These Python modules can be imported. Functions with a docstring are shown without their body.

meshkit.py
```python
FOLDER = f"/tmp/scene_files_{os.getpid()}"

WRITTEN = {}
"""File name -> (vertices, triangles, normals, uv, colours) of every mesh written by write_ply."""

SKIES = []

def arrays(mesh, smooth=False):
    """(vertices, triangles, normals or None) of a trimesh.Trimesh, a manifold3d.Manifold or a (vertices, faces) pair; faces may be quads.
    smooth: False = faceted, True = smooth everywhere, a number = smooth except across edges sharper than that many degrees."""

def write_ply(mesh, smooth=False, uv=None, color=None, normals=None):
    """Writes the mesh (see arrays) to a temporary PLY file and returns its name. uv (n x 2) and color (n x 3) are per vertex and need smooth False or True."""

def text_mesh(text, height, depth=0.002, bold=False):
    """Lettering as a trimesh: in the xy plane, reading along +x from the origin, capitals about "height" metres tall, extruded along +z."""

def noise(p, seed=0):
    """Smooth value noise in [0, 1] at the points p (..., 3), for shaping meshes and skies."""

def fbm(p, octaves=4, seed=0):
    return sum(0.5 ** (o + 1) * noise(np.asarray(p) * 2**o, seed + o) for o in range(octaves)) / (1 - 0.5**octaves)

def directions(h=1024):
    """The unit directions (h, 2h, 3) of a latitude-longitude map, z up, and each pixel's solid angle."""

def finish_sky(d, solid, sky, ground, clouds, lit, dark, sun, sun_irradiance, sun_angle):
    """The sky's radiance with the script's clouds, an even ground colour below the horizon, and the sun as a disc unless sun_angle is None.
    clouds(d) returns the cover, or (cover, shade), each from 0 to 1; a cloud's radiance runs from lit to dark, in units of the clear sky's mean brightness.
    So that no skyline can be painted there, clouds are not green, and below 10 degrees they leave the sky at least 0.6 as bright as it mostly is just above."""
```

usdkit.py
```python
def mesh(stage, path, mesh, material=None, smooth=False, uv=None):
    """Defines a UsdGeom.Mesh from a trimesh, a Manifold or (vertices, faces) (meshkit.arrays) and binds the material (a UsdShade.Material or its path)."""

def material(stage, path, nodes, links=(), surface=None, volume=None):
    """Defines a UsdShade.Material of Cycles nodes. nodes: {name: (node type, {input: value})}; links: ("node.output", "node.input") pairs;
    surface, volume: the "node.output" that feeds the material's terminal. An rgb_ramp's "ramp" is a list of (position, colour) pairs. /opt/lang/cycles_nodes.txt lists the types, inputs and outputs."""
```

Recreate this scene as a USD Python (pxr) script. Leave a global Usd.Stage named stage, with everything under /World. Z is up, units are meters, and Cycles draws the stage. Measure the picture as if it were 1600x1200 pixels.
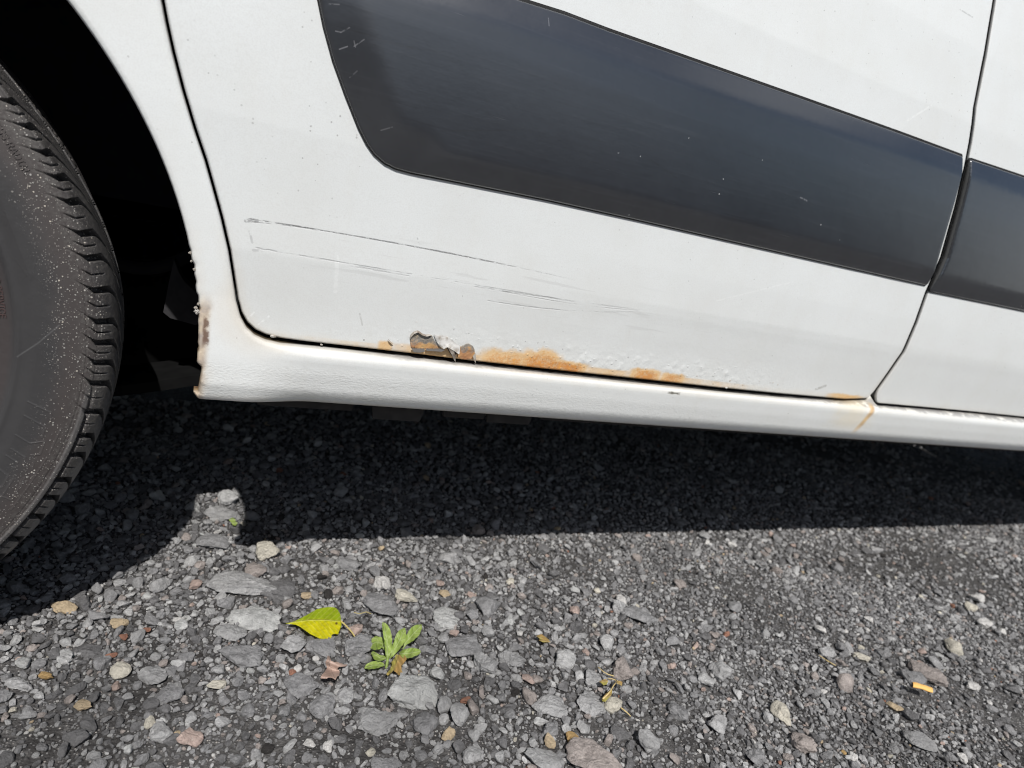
import math
import numpy as np
import trimesh
import shapely
import shapely.affinity
import meshkit
import usdkit
from shapely.geometry import Polygon, LineString, box as sbox
from scipy.spatial import Delaunay, cKDTree
from pxr import Usd, UsdGeom, UsdLux, UsdShade, Gf, Sdf, Vt

stage = Usd.Stage.CreateInMemory()
UsdGeom.SetStageUpAxis(stage, "Z")
UsdGeom.SetStageMetersPerUnit(stage, 1.0)
UsdGeom.Xform.Define(stage, "/World")
UsdGeom.Scope.Define(stage, "/World/Looks")
T = Sdf.ValueTypeNames

# ------------------------------------------------------------------ camera, sky, sun, exposure
FPX = 1032.416                                   # focal length in pixels of the 1600 wide photograph
EYE = np.array([0.34820, -0.58304, 0.46652])
RIGHT = np.array([0.89275976, -0.40175835, 0.20388782])
DOWN = np.array([0.08235941, -0.29938993, -0.95056962])
FWD = np.array([0.44294124, 0.86542238, -0.2341947])
SUN = np.array([-0.18255, -0.63116, 0.75386])
SUN_STRENGTH, SKY_STRENGTH, EXPOSURE = 1.24, 0.068, 0.05

cam = UsdGeom.Camera.Define(stage, "/World/camera")
m = Gf.Matrix4d(*[float(v) for v in np.r_[RIGHT, 0, -DOWN, 0, -FWD, 0, EYE, 1]])
cam.AddTransformOp().Set(m)
cam.CreateHorizontalApertureAttr(36.0)
cam.CreateVerticalApertureAttr(27.0)
cam.CreateFocalLengthAttr(36.0 * FPX / 1600)
cam.CreateClippingRangeAttr(Gf.Vec2f(0.02, 1000))
cam.CreateFStopAttr(6.5)
cam.CreateFocusDistanceAttr(0.60)
cam.CreateExposureAttr(EXPOSURE)

elev, azim = math.asin(SUN[2]), math.atan2(SUN[0], SUN[1])
sky = UsdLux.DomeLight.Define(stage, "/World/sky")
sky.CreateIntensityAttr(1.0)
skm = usdkit.material(stage, "/World/Looks/sky_look", {
    "s": ("sky_texture", {"sky_type": "single_scattering", "sun_disc": False, "sun_elevation": elev, "sun_rotation": azim, "altitude": 150.0, "aerosol_density": 1.2}),
    "t": ("texture_coordinate", {}),
    "n": ("noise_texture", {"scale": 2.6, "detail": 6.0, "roughness": 0.58, "distortion": 0.3}),
    "r": ("map_range", {"range_type": "smoothstep", "from_min": 0.50, "from_max": 0.64, "to_min": 0.0, "to_max": 0.8, "clamp": True}),
    "m": ("mix", {"mix_type": "mix", "color2": (9.5, 9.8, 10.4)}),
    "b": ("background_shader", {"strength": SKY_STRENGTH})},
    [("t.generated", "n.vector"), ("n.fac", "r.value"), ("r.result", "m.fac"), ("s.color", "m.color1"), ("m.color", "b.color")], surface="b.background")
UsdShade.MaterialBindingAPI.Apply(sky.GetPrim()).Bind(skm)
sky.GetPrim().SetCustomDataByKey("kind", "structure")
sun = UsdLux.DistantLight.Define(stage, "/World/sun")
sun.CreateIntensityAttr(SUN_STRENGTH)
sun.CreateNormalizeAttr(True)
sun.CreateAngleAttr(0.53)
sun.CreateColorAttr(Gf.Vec3f(1.0, 0.975, 0.945))
zax = SUN / np.linalg.norm(SUN)
xax = np.cross([0, 0, 1.0], zax); xax /= np.linalg.norm(xax)
yax = np.cross(zax, xax)
sun.AddTransformOp().Set(Gf.Matrix4d(*[float(v) for v in np.r_[xax, 0, yax, 0, zax, 0, 0, -3, 6, 1]]))

# ------------------------------------------------------------------ measuring helpers (a measured point of the photograph to a place on the van's side or on the ground)
def ray(uv):
    uv = np.atleast_2d(np.asarray(uv, float))
    return ((uv[:, :1] - 800) / FPX) * RIGHT + ((uv[:, 1:2] - 600) / FPX) * DOWN + FWD

def on_ground(uv, z=0.0):
    d = ray(uv)
    t = (np.asarray(z) - EYE[2]) / d[:, 2]
    return EYE + t[:, None] * d

def on_side(uv, D=None, off=0.0):
    d = ray(uv)
    y = np.zeros(len(d)) - off
    for _ in range(6):
        P = EYE + ((y - EYE[1]) / d[:, 1])[:, None] * d
        y = -(D(P[:, 0], P[:, 2]) if D else 0.0) - off
    return P

def sstep(a, b, x):
    t = np.clip((np.asarray(x, float) - a) / (b - a), 0, 1)
    return t * t * (3 - 2 * t)

# ------------------------------------------------------------------ shader graphs written as expressions
class Ref:
    def __init__(self, g, s): self.g, self.s = g, s
    def _m(self, op, *a): return self.g.math(op, self, *a)
    def __add__(self, o): return self._m("add", o)
    __radd__ = __add__
    def __sub__(self, o): return self._m("subtract", o)
    def __rsub__(self, o): return self.g.math("subtract", o, self)
    def __mul__(self, o): return self._m("multiply", o)
    __rmul__ = __mul__
    def __truediv__(self, o): return self._m("divide", o)
    def abs(self): return self._m("absolute")
    def pow(self, e): return self._m("power", e)
    def max(self, o): return self._m("maximum", o)
    def min(self, o): return self._m("minimum", o)

class Look:
    def __init__(self): self.n, self.l = {}, []
    def node(self, kind, out, **kw):
        name = f"{kind}{len(self.n)}"
        st = {}
        for k, v in kw.items():
            if isinstance(v, Ref): self.l.append((v.s, f"{name}.{k}"))
            else: st[k] = v
        self.n[name] = (kind, st)
        return Ref(self, f"{name}.{out}")
    def math(self, op, a, b=None, c=None):
        kw = {"math_type": op, "value1": a}
        if b is not None: kw["value2"] = b
        if c is not None: kw["value3"] = c
        kw = {k: (float(v) if isinstance(v, (int, float, np.floating)) else v) for k, v in kw.items()}
        return self.node("math", "value", **kw)
    def pos(self): return self.node("geometry", "position")
    def xyz(self, v):
        r = self.node("separate_xyz", "x", vector=v); n = r.s.split(".")[0]
        return Ref(self, n + ".x"), Ref(self, n + ".y"), Ref(self, n + ".z")
    def scale(self, v, s, rot=(0, 0, 0), loc=(0, 0, 0)):
        return self.node("mapping", "vector", mapping_type="point", vector=v, scale=s, rotation=rot, location=loc)
    def noise(self, v, scale, detail=3.0, rough=0.55, dist=0.0):
        return self.node("noise_texture", "fac", vector=v, scale=float(scale), detail=float(detail), roughness=float(rough), distortion=float(dist))
    def voro(self, v, scale, out="distance", feature="f1", rnd=1.0):
        return self.node("voronoi_texture", out, vector=v, scale=float(scale), feature=feature, randomness=float(rnd))
    def step(self, x, a, b, lo=0.0, hi=1.0):
        if a > b: a, b, lo, hi = b, a, hi, lo
        return self.node("map_range", "result", range_type="smoothstep", value=x, from_min=float(a), from_max=float(b), to_min=float(lo), to_max=float(hi), clamp=True)
    def ramp(self, fac, stops): return self.node("rgb_ramp", "color", fac=fac, ramp=stops)
    def mix(self, fac, a, b, kind="mix"): return self.node("mix", "color", mix_type=kind, fac=fac, color1=a, color2=b)
    def attr(self, name): return self.node("attribute", "fac", attribute=name)
    def bump(self, h, dist, strength=1.0, normal=None):
        kw = dict(height=h, distance=float(dist), strength=float(strength))
        if normal is not None: kw["normal"] = normal
        return self.node("bump", "normal", **kw)
    def bsdf(self, **kw): return self.node("principled_bsdf", "BSDF", **kw)
    def make(self, name, surf): return usdkit.material(stage, f"/World/Looks/{name}", self.n, self.l, surface=surf.s)

# ------------------------------------------------------------------ prims
USED = {}
def numbered(parent, name):
    k = (parent, name); n = USED.get(k, 0); USED[k] = n + 1
    return f"{parent}/{name}" if n == 0 else f"{parent}/{name}_{n:03d}"

def meta(prim, label=None, category=None, group=None, kind=None):
    for k, v in (("label", label), ("category", category), ("group", group), ("kind", kind)):
        if v: prim.SetCustomDataByKey(k, v)

ORIGIN = {}
def thing(name, loc, label=None, category=None, group=None, kind=None, parent="/World"):
    path = numbered(parent, name)
    x = UsdGeom.Xform.Define(stage, path)
    base = ORIGIN.get(parent, np.zeros(3))
    x.AddTranslateOp().Set(Gf.Vec3d(*[float(a) for a in np.asarray(loc) - base]))
    ORIGIN[path] = np.asarray(loc, float)
    meta(x.GetPrim(), label, category, group, kind)
    return path

def put(parent, name, mesh, look, smooth=True, attrs=None, label=None, category=None, kind=None, group=None):
    """One Mesh prim; vertices come in world coordinates and are stored relative to the parent's base."""
    v, f = (np.asarray(mesh.vertices), np.asarray(mesh.faces)) if hasattr(mesh, "faces") else mesh
    v, f = np.asarray(v, float), np.asarray(f)
    if f.shape[1] == 4: f = np.vstack([f[:, [0, 1, 2]], f[:, [0, 2, 3]]])
    path = numbered(parent, name)
    base = ORIGIN.get(parent, np.zeros(3))
    if parent not in ORIGIN and parent.count("/") > 1:
        base = ORIGIN.get(parent.rsplit("/", 1)[0], np.zeros(3))
    p = usdkit.mesh(stage, path, (v - base, f), look, smooth=smooth)
    if attrs:
        api = UsdGeom.PrimvarsAPI(p)
        for k, a in attrs.items():
            api.CreatePrimvar(k, T.FloatArray, "vertex").Set(Vt.FloatArray.FromNumpy(np.asarray(a, np.float32)))
    meta(p.GetPrim(), label, category, group, kind)
    return path

def grid_faces(nu, nv, wrap=False):
    i, j = np.meshgrid(np.arange(nu if wrap else nu - 1), np.arange(nv - 1), indexing="ij")
    a = i * nv + j; b = ((i + 1) % nu) * nv + j
    return np.stack([a, b, b + 1, a + 1], -1).reshape(-1, 4)

def resample(line, h):
    ls = LineString(line); n = max(2, int(ls.length / h) + 1)
    return np.array([ls.interpolate(t).coords[0] for t in np.linspace(0, ls.length, n)])

def ring_points(poly, h):
    out = []
    for g in getattr(poly, "geoms", [poly]):
        for r in [g.exterior, *g.interiors]:
            n = max(8, int(r.length / h))
            out.append(shapely.get_coordinates(shapely.line_interpolate_point(r, np.linspace(0, r.length, n, endpoint=False))))
    return out

def tube(points, radius, sides=8, cap=True):
    p = np.asarray(points, float)
    r = np.broadcast_to(radius, (len(p),))
    t = np.gradient(p, axis=0); t /= np.linalg.norm(t, axis=1, keepdims=True) + 1e-12
    ref = np.array([0, 0, 1.0]) if abs(t[:, 2]).max() < 0.95 else np.array([1.0, 0.3, 0])
    a = np.cross(t, ref); a /= np.linalg.norm(a, axis=1, keepdims=True) + 1e-12
    b = np.cross(t, a)
    ang = np.arange(sides) * 2 * np.pi / sides
    v = p[:, None] + r[:, None, None] * (np.cos(ang)[None, :, None] * a[:, None] + np.sin(ang)[None, :, None] * b[:, None])
    i, j = np.meshgrid(np.arange(len(p) - 1), np.arange(sides), indexing="ij")
    q = np.stack([i * sides + j, (i + 1) * sides + j, (i + 1) * sides + (j + 1) % sides, i * sides + (j + 1) % sides], -1).reshape(-1, 4)
    f = np.vstack([q[:, [0, 1, 2]], q[:, [0, 2, 3]]])
    v = v.reshape(-1, 3)
    if cap:
        n = len(v); v = np.vstack([v, p[0], p[-1]])
        k = np.arange(sides)
        f = np.vstack([f, np.c_[np.full(sides, n), k, (k + 1) % sides], np.c_[np.full(sides, n + 1), (len(p) - 1) * sides + (k + 1) % sides, (len(p) - 1) * sides + k]])
    return v, f

def rbox(c, s, r=0.004):
    """A box with rounded edges: centre c, sizes s."""
    import manifold3d as m3
    s = np.asarray(s, float); r = min(r, s.min() * 0.49)
    sp = m3.Manifold.sphere(r, 12)
    pts = [sp.translate(tuple(np.asarray(c) + np.array(k) * (s / 2 - r))) for k in [(a, b, d) for a in (-1, 1) for b in (-1, 1) for d in (-1, 1)]]
    mm = m3.Manifold.batch_hull(pts).to_mesh()
    return np.array(mm.vert_properties[:, :3]), np.array(mm.tri_verts)

def D_door(x, z):
    x, z = np.asarray(x, float), np.asarray(z, float)
    base = np.interp(z, [0.30, 0.328, 0.345, 0.375, 0.392, 0.402, 0.412, 0.45, 0.50, 0.60, 0.65, 0.70, 0.78, 0.90, 1.0],
                     [-0.0130, -0.0098, -0.0074, -0.0030, -0.0007, 0.0008, 0.0019, 0.0036, 0.0046, 0.0055, 0.0050, 0.0025, -0.006, -0.024, -0.045])
    cr = sstep(0.55, 0.85, x)
    soft = np.interp(z, [0.30, 0.33, 0.40, 0.50, 0.60, 0.70, 0.80, 1.0], [-0.0120, -0.0086, -0.0010, 0.0035, 0.0045, 0.002, -0.006, -0.042])
    return base * cr + soft * (1 - cr)

# ------------------------------------------------------------------ materials
RNG = np.random.default_rng(7)
def paint_look(name, zgap=None, rust=(), kind="door"):
    g = Look(); P = g.pos(); x, y, z = g.xyz(P)
    edge = g.attr("edge")
    big = g.noise(P, 5.0, 4); fine = g.noise(P, 900.0, 2)
    col = g.mix(g.step(big, 0.35, 0.75, 0.0, 0.5), (0.640, 0.660, 0.655), (0.585, 0.600, 0.588))
    # vertical and blotchy grime film
    film = g.noise(g.scale(P, (60, 60, 9)), 1.0, 4)
    col = g.mix(g.step(film, 0.5, 0.8, 0.0, 0.12), col, (0.55, 0.53, 0.48))
    low = g.step(z, 0.50, 0.33)
    col = g.mix(low * 0.16, col, (0.56, 0.54, 0.49))
    col = g.mix(g.step(fine, 0.35, 0.75, 0.0, 0.22), col, (0.45, 0.44, 0.42))
    mott = g.noise(P, 13.0, 5, 0.6)
    col = g.mix(g.step(mott, 0.42, 0.72, 0.0, 0.14), col, (0.50, 0.485, 0.44))
    # tiny specks: tar, grit, chips
    vs = g.voro(P, 130.0); vc = g.voro(P, 130.0, "color"); cr, cg, cb = g.xyz(vc)
    thr = g.step(low, 0.0, 1.0, 0.012, 0.07)
    sp = g.step(vs - cg * 0.07 + (fine - 0.5) * 0.06, 0.05, 0.02) * g.step(cr - (1.0 - thr), 0.0, 0.02)
    vs2 = g.voro(P, 330.0); vc2 = g.voro(P, 330.0, "color"); c2r, c2g, c2b = g.xyz(vc2)
    sp2 = g.step(vs2 - c2g * 0.12 + (fine - 0.5) * 0.25, 0.20, 0.12) * g.step(c2r, 0.95, 0.97) * g.step(big, 0.45, 0.7, 0.05, 1.0)
    col = g.mix((sp * 0.7).max(sp2 * 0.55), col, (0.12, 0.11, 0.10))
    # brown dirt held along the panel edges
    en = g.noise(P, 45.0, 4)
    ed = g.step(edge + (en - 0.5) * 0.012, 0.011, 0.001)
    col = g.mix(ed * g.step(z, 0.44, 0.335, 0.05, 0.45) * (0.42 if kind != "plain" else 0.2), col, (0.50, 0.40, 0.26))
    col = g.mix(g.step(edge, 0.0016, 0.0002) * 0.35, col, (0.24, 0.21, 0.17))
    col = g.mix(g.step(edge, *((-0.0002, -0.0012) if kind != 'body' else (-0.0008, -0.0035))), col, (0.014, 0.013, 0.012))  # inner flanges blackened: shade of the seam gaps put into colour
    h = g.noise(P, 140.0, 2) * 0.00012 + fine * 0.00003
    rough = 0.40 + big * 0.16
    rmask = None
    if kind == "door":
        s = z - 0.3325
        n1 = g.noise(P, 55.0, 5, 0.65); n2 = g.noise(P, 240.0, 3, 0.6)
        tot = None
        for xc, wx, hh, amp in rust:
            q = (x - xc) / wx
            e = g.step(q.abs(), 1.0, 0.25) * g.step(s + (n1 - 0.5) * hh * 1.6, hh, 0.0) * amp
            tot = e if tot is None else tot.max(e)
        stain = g.step(tot + (n1 - 0.5) * 0.5, 0.12, 0.62)
        n4 = g.noise(P, 480.0, 3, 0.7)
        deep = g.step(tot + (n2 - 0.5) * 0.9 + (n1 - 0.5) * 0.7 + (n4 - 0.5) * 0.5, 0.55, 1.15)
        col = g.mix(stain * 0.74, col, (0.62, 0.36, 0.10))
        col = g.mix(deep * 0.88, col, g.ramp(n2, [(0.25, (0.20, 0.065, 0.015)), (0.5, (0.46, 0.155, 0.02)), (0.75, (0.60, 0.28, 0.05))]))
        rough = rough + stain * 0.25
        # small rust pimples above the seam
        vb = g.voro(P, 210.0); vbc = g.voro(P, 210.0, "color"); br, bg, bb = g.xyz(vbc)
        zone = g.step(s + (n1 - 0.5) * 0.02, 0.034, 0.004) * g.step((x - 0.78).abs() + (n1 - 0.5) * 0.12, 0.36, 0.14)
        pim = g.step(vb + (n4 - 0.5) * 0.3, 0.32, 0.10) * g.step(br, 0.70, 0.75) * zone
        col = g.mix(pim * g.step(bg, 0.75, 0.85) * 0.55, col, (0.40, 0.24, 0.10))
        h = h + pim * 0.0004 + zone * g.noise(P, 120.0, 3) * 0.0008
        # scuffs: long curved scratch lines  z = a + b x + c x^2 over [x0, x1]
        for (a, b, c, x0, x1, w, amt, colr) in SCUFFS:
            d = (z - (x * x * c + x * b + a)).abs()
            br_ = g.noise(g.scale(P, (1, 1, 2.2)), 170.0, 5, 0.75)
            br2 = g.noise(P, 22.0, 2)
            m = g.step(d + (br_ - 0.5) * w * 3.6, w, w * 0.35) * g.step(x, x0, x0 + 0.004) * g.step(x, x1, x1 - (x1 - x0) * 0.45) * g.step(br_ + (br2 - 0.5) * 0.55, 0.44, 0.56)
            col = g.mix(m * amt, col, colr)
            h = h - m * 0.0003
        for a, b, w, amt, c in [((390, 361), (394, 379), .0006, .45, (0.30, 0.30, 0.30)), ((396, 391), (412, 391), .0008, .4, (0.3, 0.3, 0.3)), ((384, 345), (402, 345), .0009, .6, (0.16, 0.16, 0.16)), ((404, 507), (420, 494), .0005, .5, (0.80, 0.81, 0.80)), ((388, 498), (402, 482), .0005, .4, (0.80, 0.81, 0.80)),
                                ((527, 402), (524, 455), .0012, .25, (0.80, 0.81, 0.80)), ((1500, 15), (1520, 27), .0005, .5, (0.25, 0.25, 0.25)), ((1418, 188), (1455, 165), .0008, .28, (0.82, 0.83, 0.82)), ((652, 372), (655, 380), .0004, .6, (0.12, 0.12, 0.12)), ((562, 490), (566, 508), .0005, .35, (0.25, 0.24, 0.22)),
                                ((1240, 440), (1120, 470), .0006, .2, (0.80, 0.81, 0.80)), ((1275, 608), (1290, 603), .0012, .5, (0.22, 0.21, 0.18))]:
            mk = seg(g, x, z, a, b, w, w) * g.step(g.noise(P, 260.0, 3), 0.36, 0.54)
            col = g.mix(mk * amt, col, c)
        # faint pale rub marks
        wv = g.noise(g.scale(P, (9, 9, 160), rot=(0, 0.10, 0)), 1.0, 3, 0.6)
        band = g.step((z - 0.425 + x * 0.03).abs(), 0.035, 0.01) * g.step(x, 0.40, 0.5) * g.step(x, 1.05, 0.8)
        col = g.mix(g.step(wv, 0.60, 0.66) * band * 0.30, col, (0.42, 0.42, 0.41))
    if kind == "body":
        # dirty, chipped upper lip of the sill and stone-chipped lower sill
        n1 = g.noise(P, 70.0, 4, 0.65); n3 = g.noise(g.scale(P, (1, 1, 1.5)), 55.0, 3, 0.6)
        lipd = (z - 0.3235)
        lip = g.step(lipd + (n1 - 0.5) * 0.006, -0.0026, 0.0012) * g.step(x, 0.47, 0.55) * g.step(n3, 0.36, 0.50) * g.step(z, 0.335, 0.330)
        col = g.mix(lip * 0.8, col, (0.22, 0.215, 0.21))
        tex = g.step(z, 0.311, 0.300) * g.step(x, 1.15, 0.55, 0.25, 1.0)
        wr = g.noise(g.scale(P, (1.0, 1, 2.1), rot=(0, 0.45, 0)), 300.0, 3, 0.5, 0.8)
        h = h + tex * wr * 0.00040
        col = g.mix(tex * g.step(wr, 0.45, 0.25) * 0.20, col, (0.36, 0.34, 0.31))
        # brown wet line where the arch edge rusts
        r1 = g.step(x + (n1 - 0.5) * 0.009, 0.3655, 0.3590) * g.step(z, 0.365, 0.345) * g.step(x, 0.352, 0.356)
        col = g.mix(r1 * 0.6, col, g.ramp(n1, [(0.3, (0.12, 0.055, 0.03)), (0.52, (0.40, 0.27, 0.14)), (0.7, (0.66, 0.56, 0.38))]))
        deep = g.step((x - 0.3605 + (n1 - 0.5) * 0.005).abs(), 0.0036, 0.0015) * g.step(z + (n1 - 0.5) * 0.01, 0.313, 0.322) * g.step(z + (n1 - 0.5) * 0.02, 0.347, 0.338)
        col = g.mix(deep * g.step(g.noise(P, 150.0, 4), 0.42, 0.58) * 0.85, col, (0.10, 0.05, 0.03))
        # brown halo below the rounded lower corner of the door
        dx = x - 0.402; dz = z - 0.352
        rr = (dx * dx + dz * dz).pow(0.5)
        halo = g.step(rr, 0.047, 0.030) * g.step(x, 0.45, 0.42) * g.step(z, 0.40, 0.36)
        col = g.mix(halo * 0.12, col, (0.55, 0.40, 0.22))
        # rust run down the sill below the door's rear corner
        run = g.step((x - (1.2045 + (z - 0.3225) * 0.42) + (n1 - 0.5) * 0.004).abs(), 0.0075, 0.001) * g.step(z, 0.276, 0.300) * g.step(z, 0.329, 0.322)
        col = g.mix(run * 0.85, col, g.ramp(n1, [(0.35, (0.30, 0.15, 0.05)), (0.6, (0.60, 0.38, 0.14))]))
        run2 = g.step((x - 1.17).abs() + (n1 - 0.5) * 0.05, 0.06, 0.0) * g.step(z, 0.28, 0.30) * 0.35
        col = g.mix(run2, col, (0.68, 0.56, 0.34))
        chips = g.step((x - 0.852).abs() + (n1 - 0.5) * 0.02, 0.010, 0.004) * g.step((z - 0.3165).abs() + (n3 - 0.5) * 0.006, 0.0022, 0.001)
        col = g.mix(chips * 0.9, col, (0.09, 0.085, 0.06))
    b = g.bump(h, 1.0, 1.0)
    return g.make(name, g.bsdf(base_color=col, roughness=rough, specular_ior_level=0.5, normal=b, coat_weight=0.25, coat_roughness=0.22))

def seg(g, x, z, a, b, w, soft):
    """Mask of a straight mark from a to b on the van's side, given as two measured points."""
    A, B = on_side([a, b], D_door)[:, [0, 2]]
    d = B - A; L2 = float(d @ d)
    t = ((x - float(A[0])) * float(d[0] / L2) + (z - float(A[1])) * float(d[1] / L2)).max(0.0).min(1.0)
    ex = x - (t * float(d[0]) + float(A[0])); ez = z - (t * float(d[1]) + float(A[1]))
    return g.step((ex * ex + ez * ez).pow(0.5), w + soft, w)

def dark_look(name, c, rough=0.6, var=0.4, scale=40.0, spec=0.4):
    g = Look(); P = g.pos()
    n = g.noise(P, scale, 4)
    col = g.mix(n, tuple(a * (1 - var) for a in c), tuple(a * (1 + var) for a in c))
    return g.make(name, g.bsdf(base_color=col, roughness=rough, specular_ior_level=spec, normal=g.bump(n, 0.002, 0.5)))

def fit(px):
    P = on_side(px); c = np.polyfit(P[:, 0], P[:, 2], 2)
    return float(c[2]), float(c[1]), float(c[0]), float(P[0, 0]), float(P[-1, 0])
DARK, PALE = (0.10, 0.10, 0.10), (0.33, 0.33, 0.33)
SCUFFS = []
for pts, w, amt, colr in [
    ([(385, 345), (420, 347), (460, 352), (520, 360), (580, 370), (640, 383), (665, 391), (760, 411), (860, 431), (930, 443)], 0.00095, 0.68, DARK),
    ([(387, 347), (420, 349), (470, 356), (520, 364)], 0.0009, 0.4, PALE),
    ([(396, 392), (430, 391), (470, 396), (520, 405), (580, 419), (640, 430), (700, 440), (760, 448), (850, 463), (950, 480)], 0.0009, 0.15, DARK),
    ([(540, 412), (600, 426), (700, 443), (760, 452), (850, 462), (1000, 485), (1060, 492)], 0.0013, 0.22, PALE),
    ([(760, 470), (830, 480), (900, 487), (960, 488), (1030, 486)], 0.0008, 0.18, PALE),
    ([(780, 455), (850, 466), (900, 476), (1000, 487), (1040, 487)], 0.0007, 0.09, DARK)]:
    SCUFFS.append((*fit(pts), w, amt, colr))

RUST = []
for px, wpx, hh, amp in [((680, 557), 110, 0.0075, 0.52), ((900, 582), 420, 0.0022, 0.45), ((605, 545), 20, 0.007, 0.7), ((690, 556), 66, 0.013, 0.62), ((800, 565), 70, 0.016, 0.80), ((850, 572), 50, 0.022, 0.95), ((885, 578), 60, 0.009, 1.0),
                         ((1015, 592), 38, 0.0095, 0.95), ((1058, 598), 30, 0.008, 0.85), ((960, 588), 260, 0.004, 0.40), ((1330, 625), 45, 0.006, 0.62)]:
    a, b = on_side([px, (px[0] + wpx, px[1])])[:, 0]
    RUST.append((float(a), float(b - a), hh, amp))

look_body = paint_look("body_paint", kind="body")
look_door = paint_look("door_paint", rust=RUST, kind="door")
look_rear = paint_look("rear_paint", kind="plain")

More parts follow.
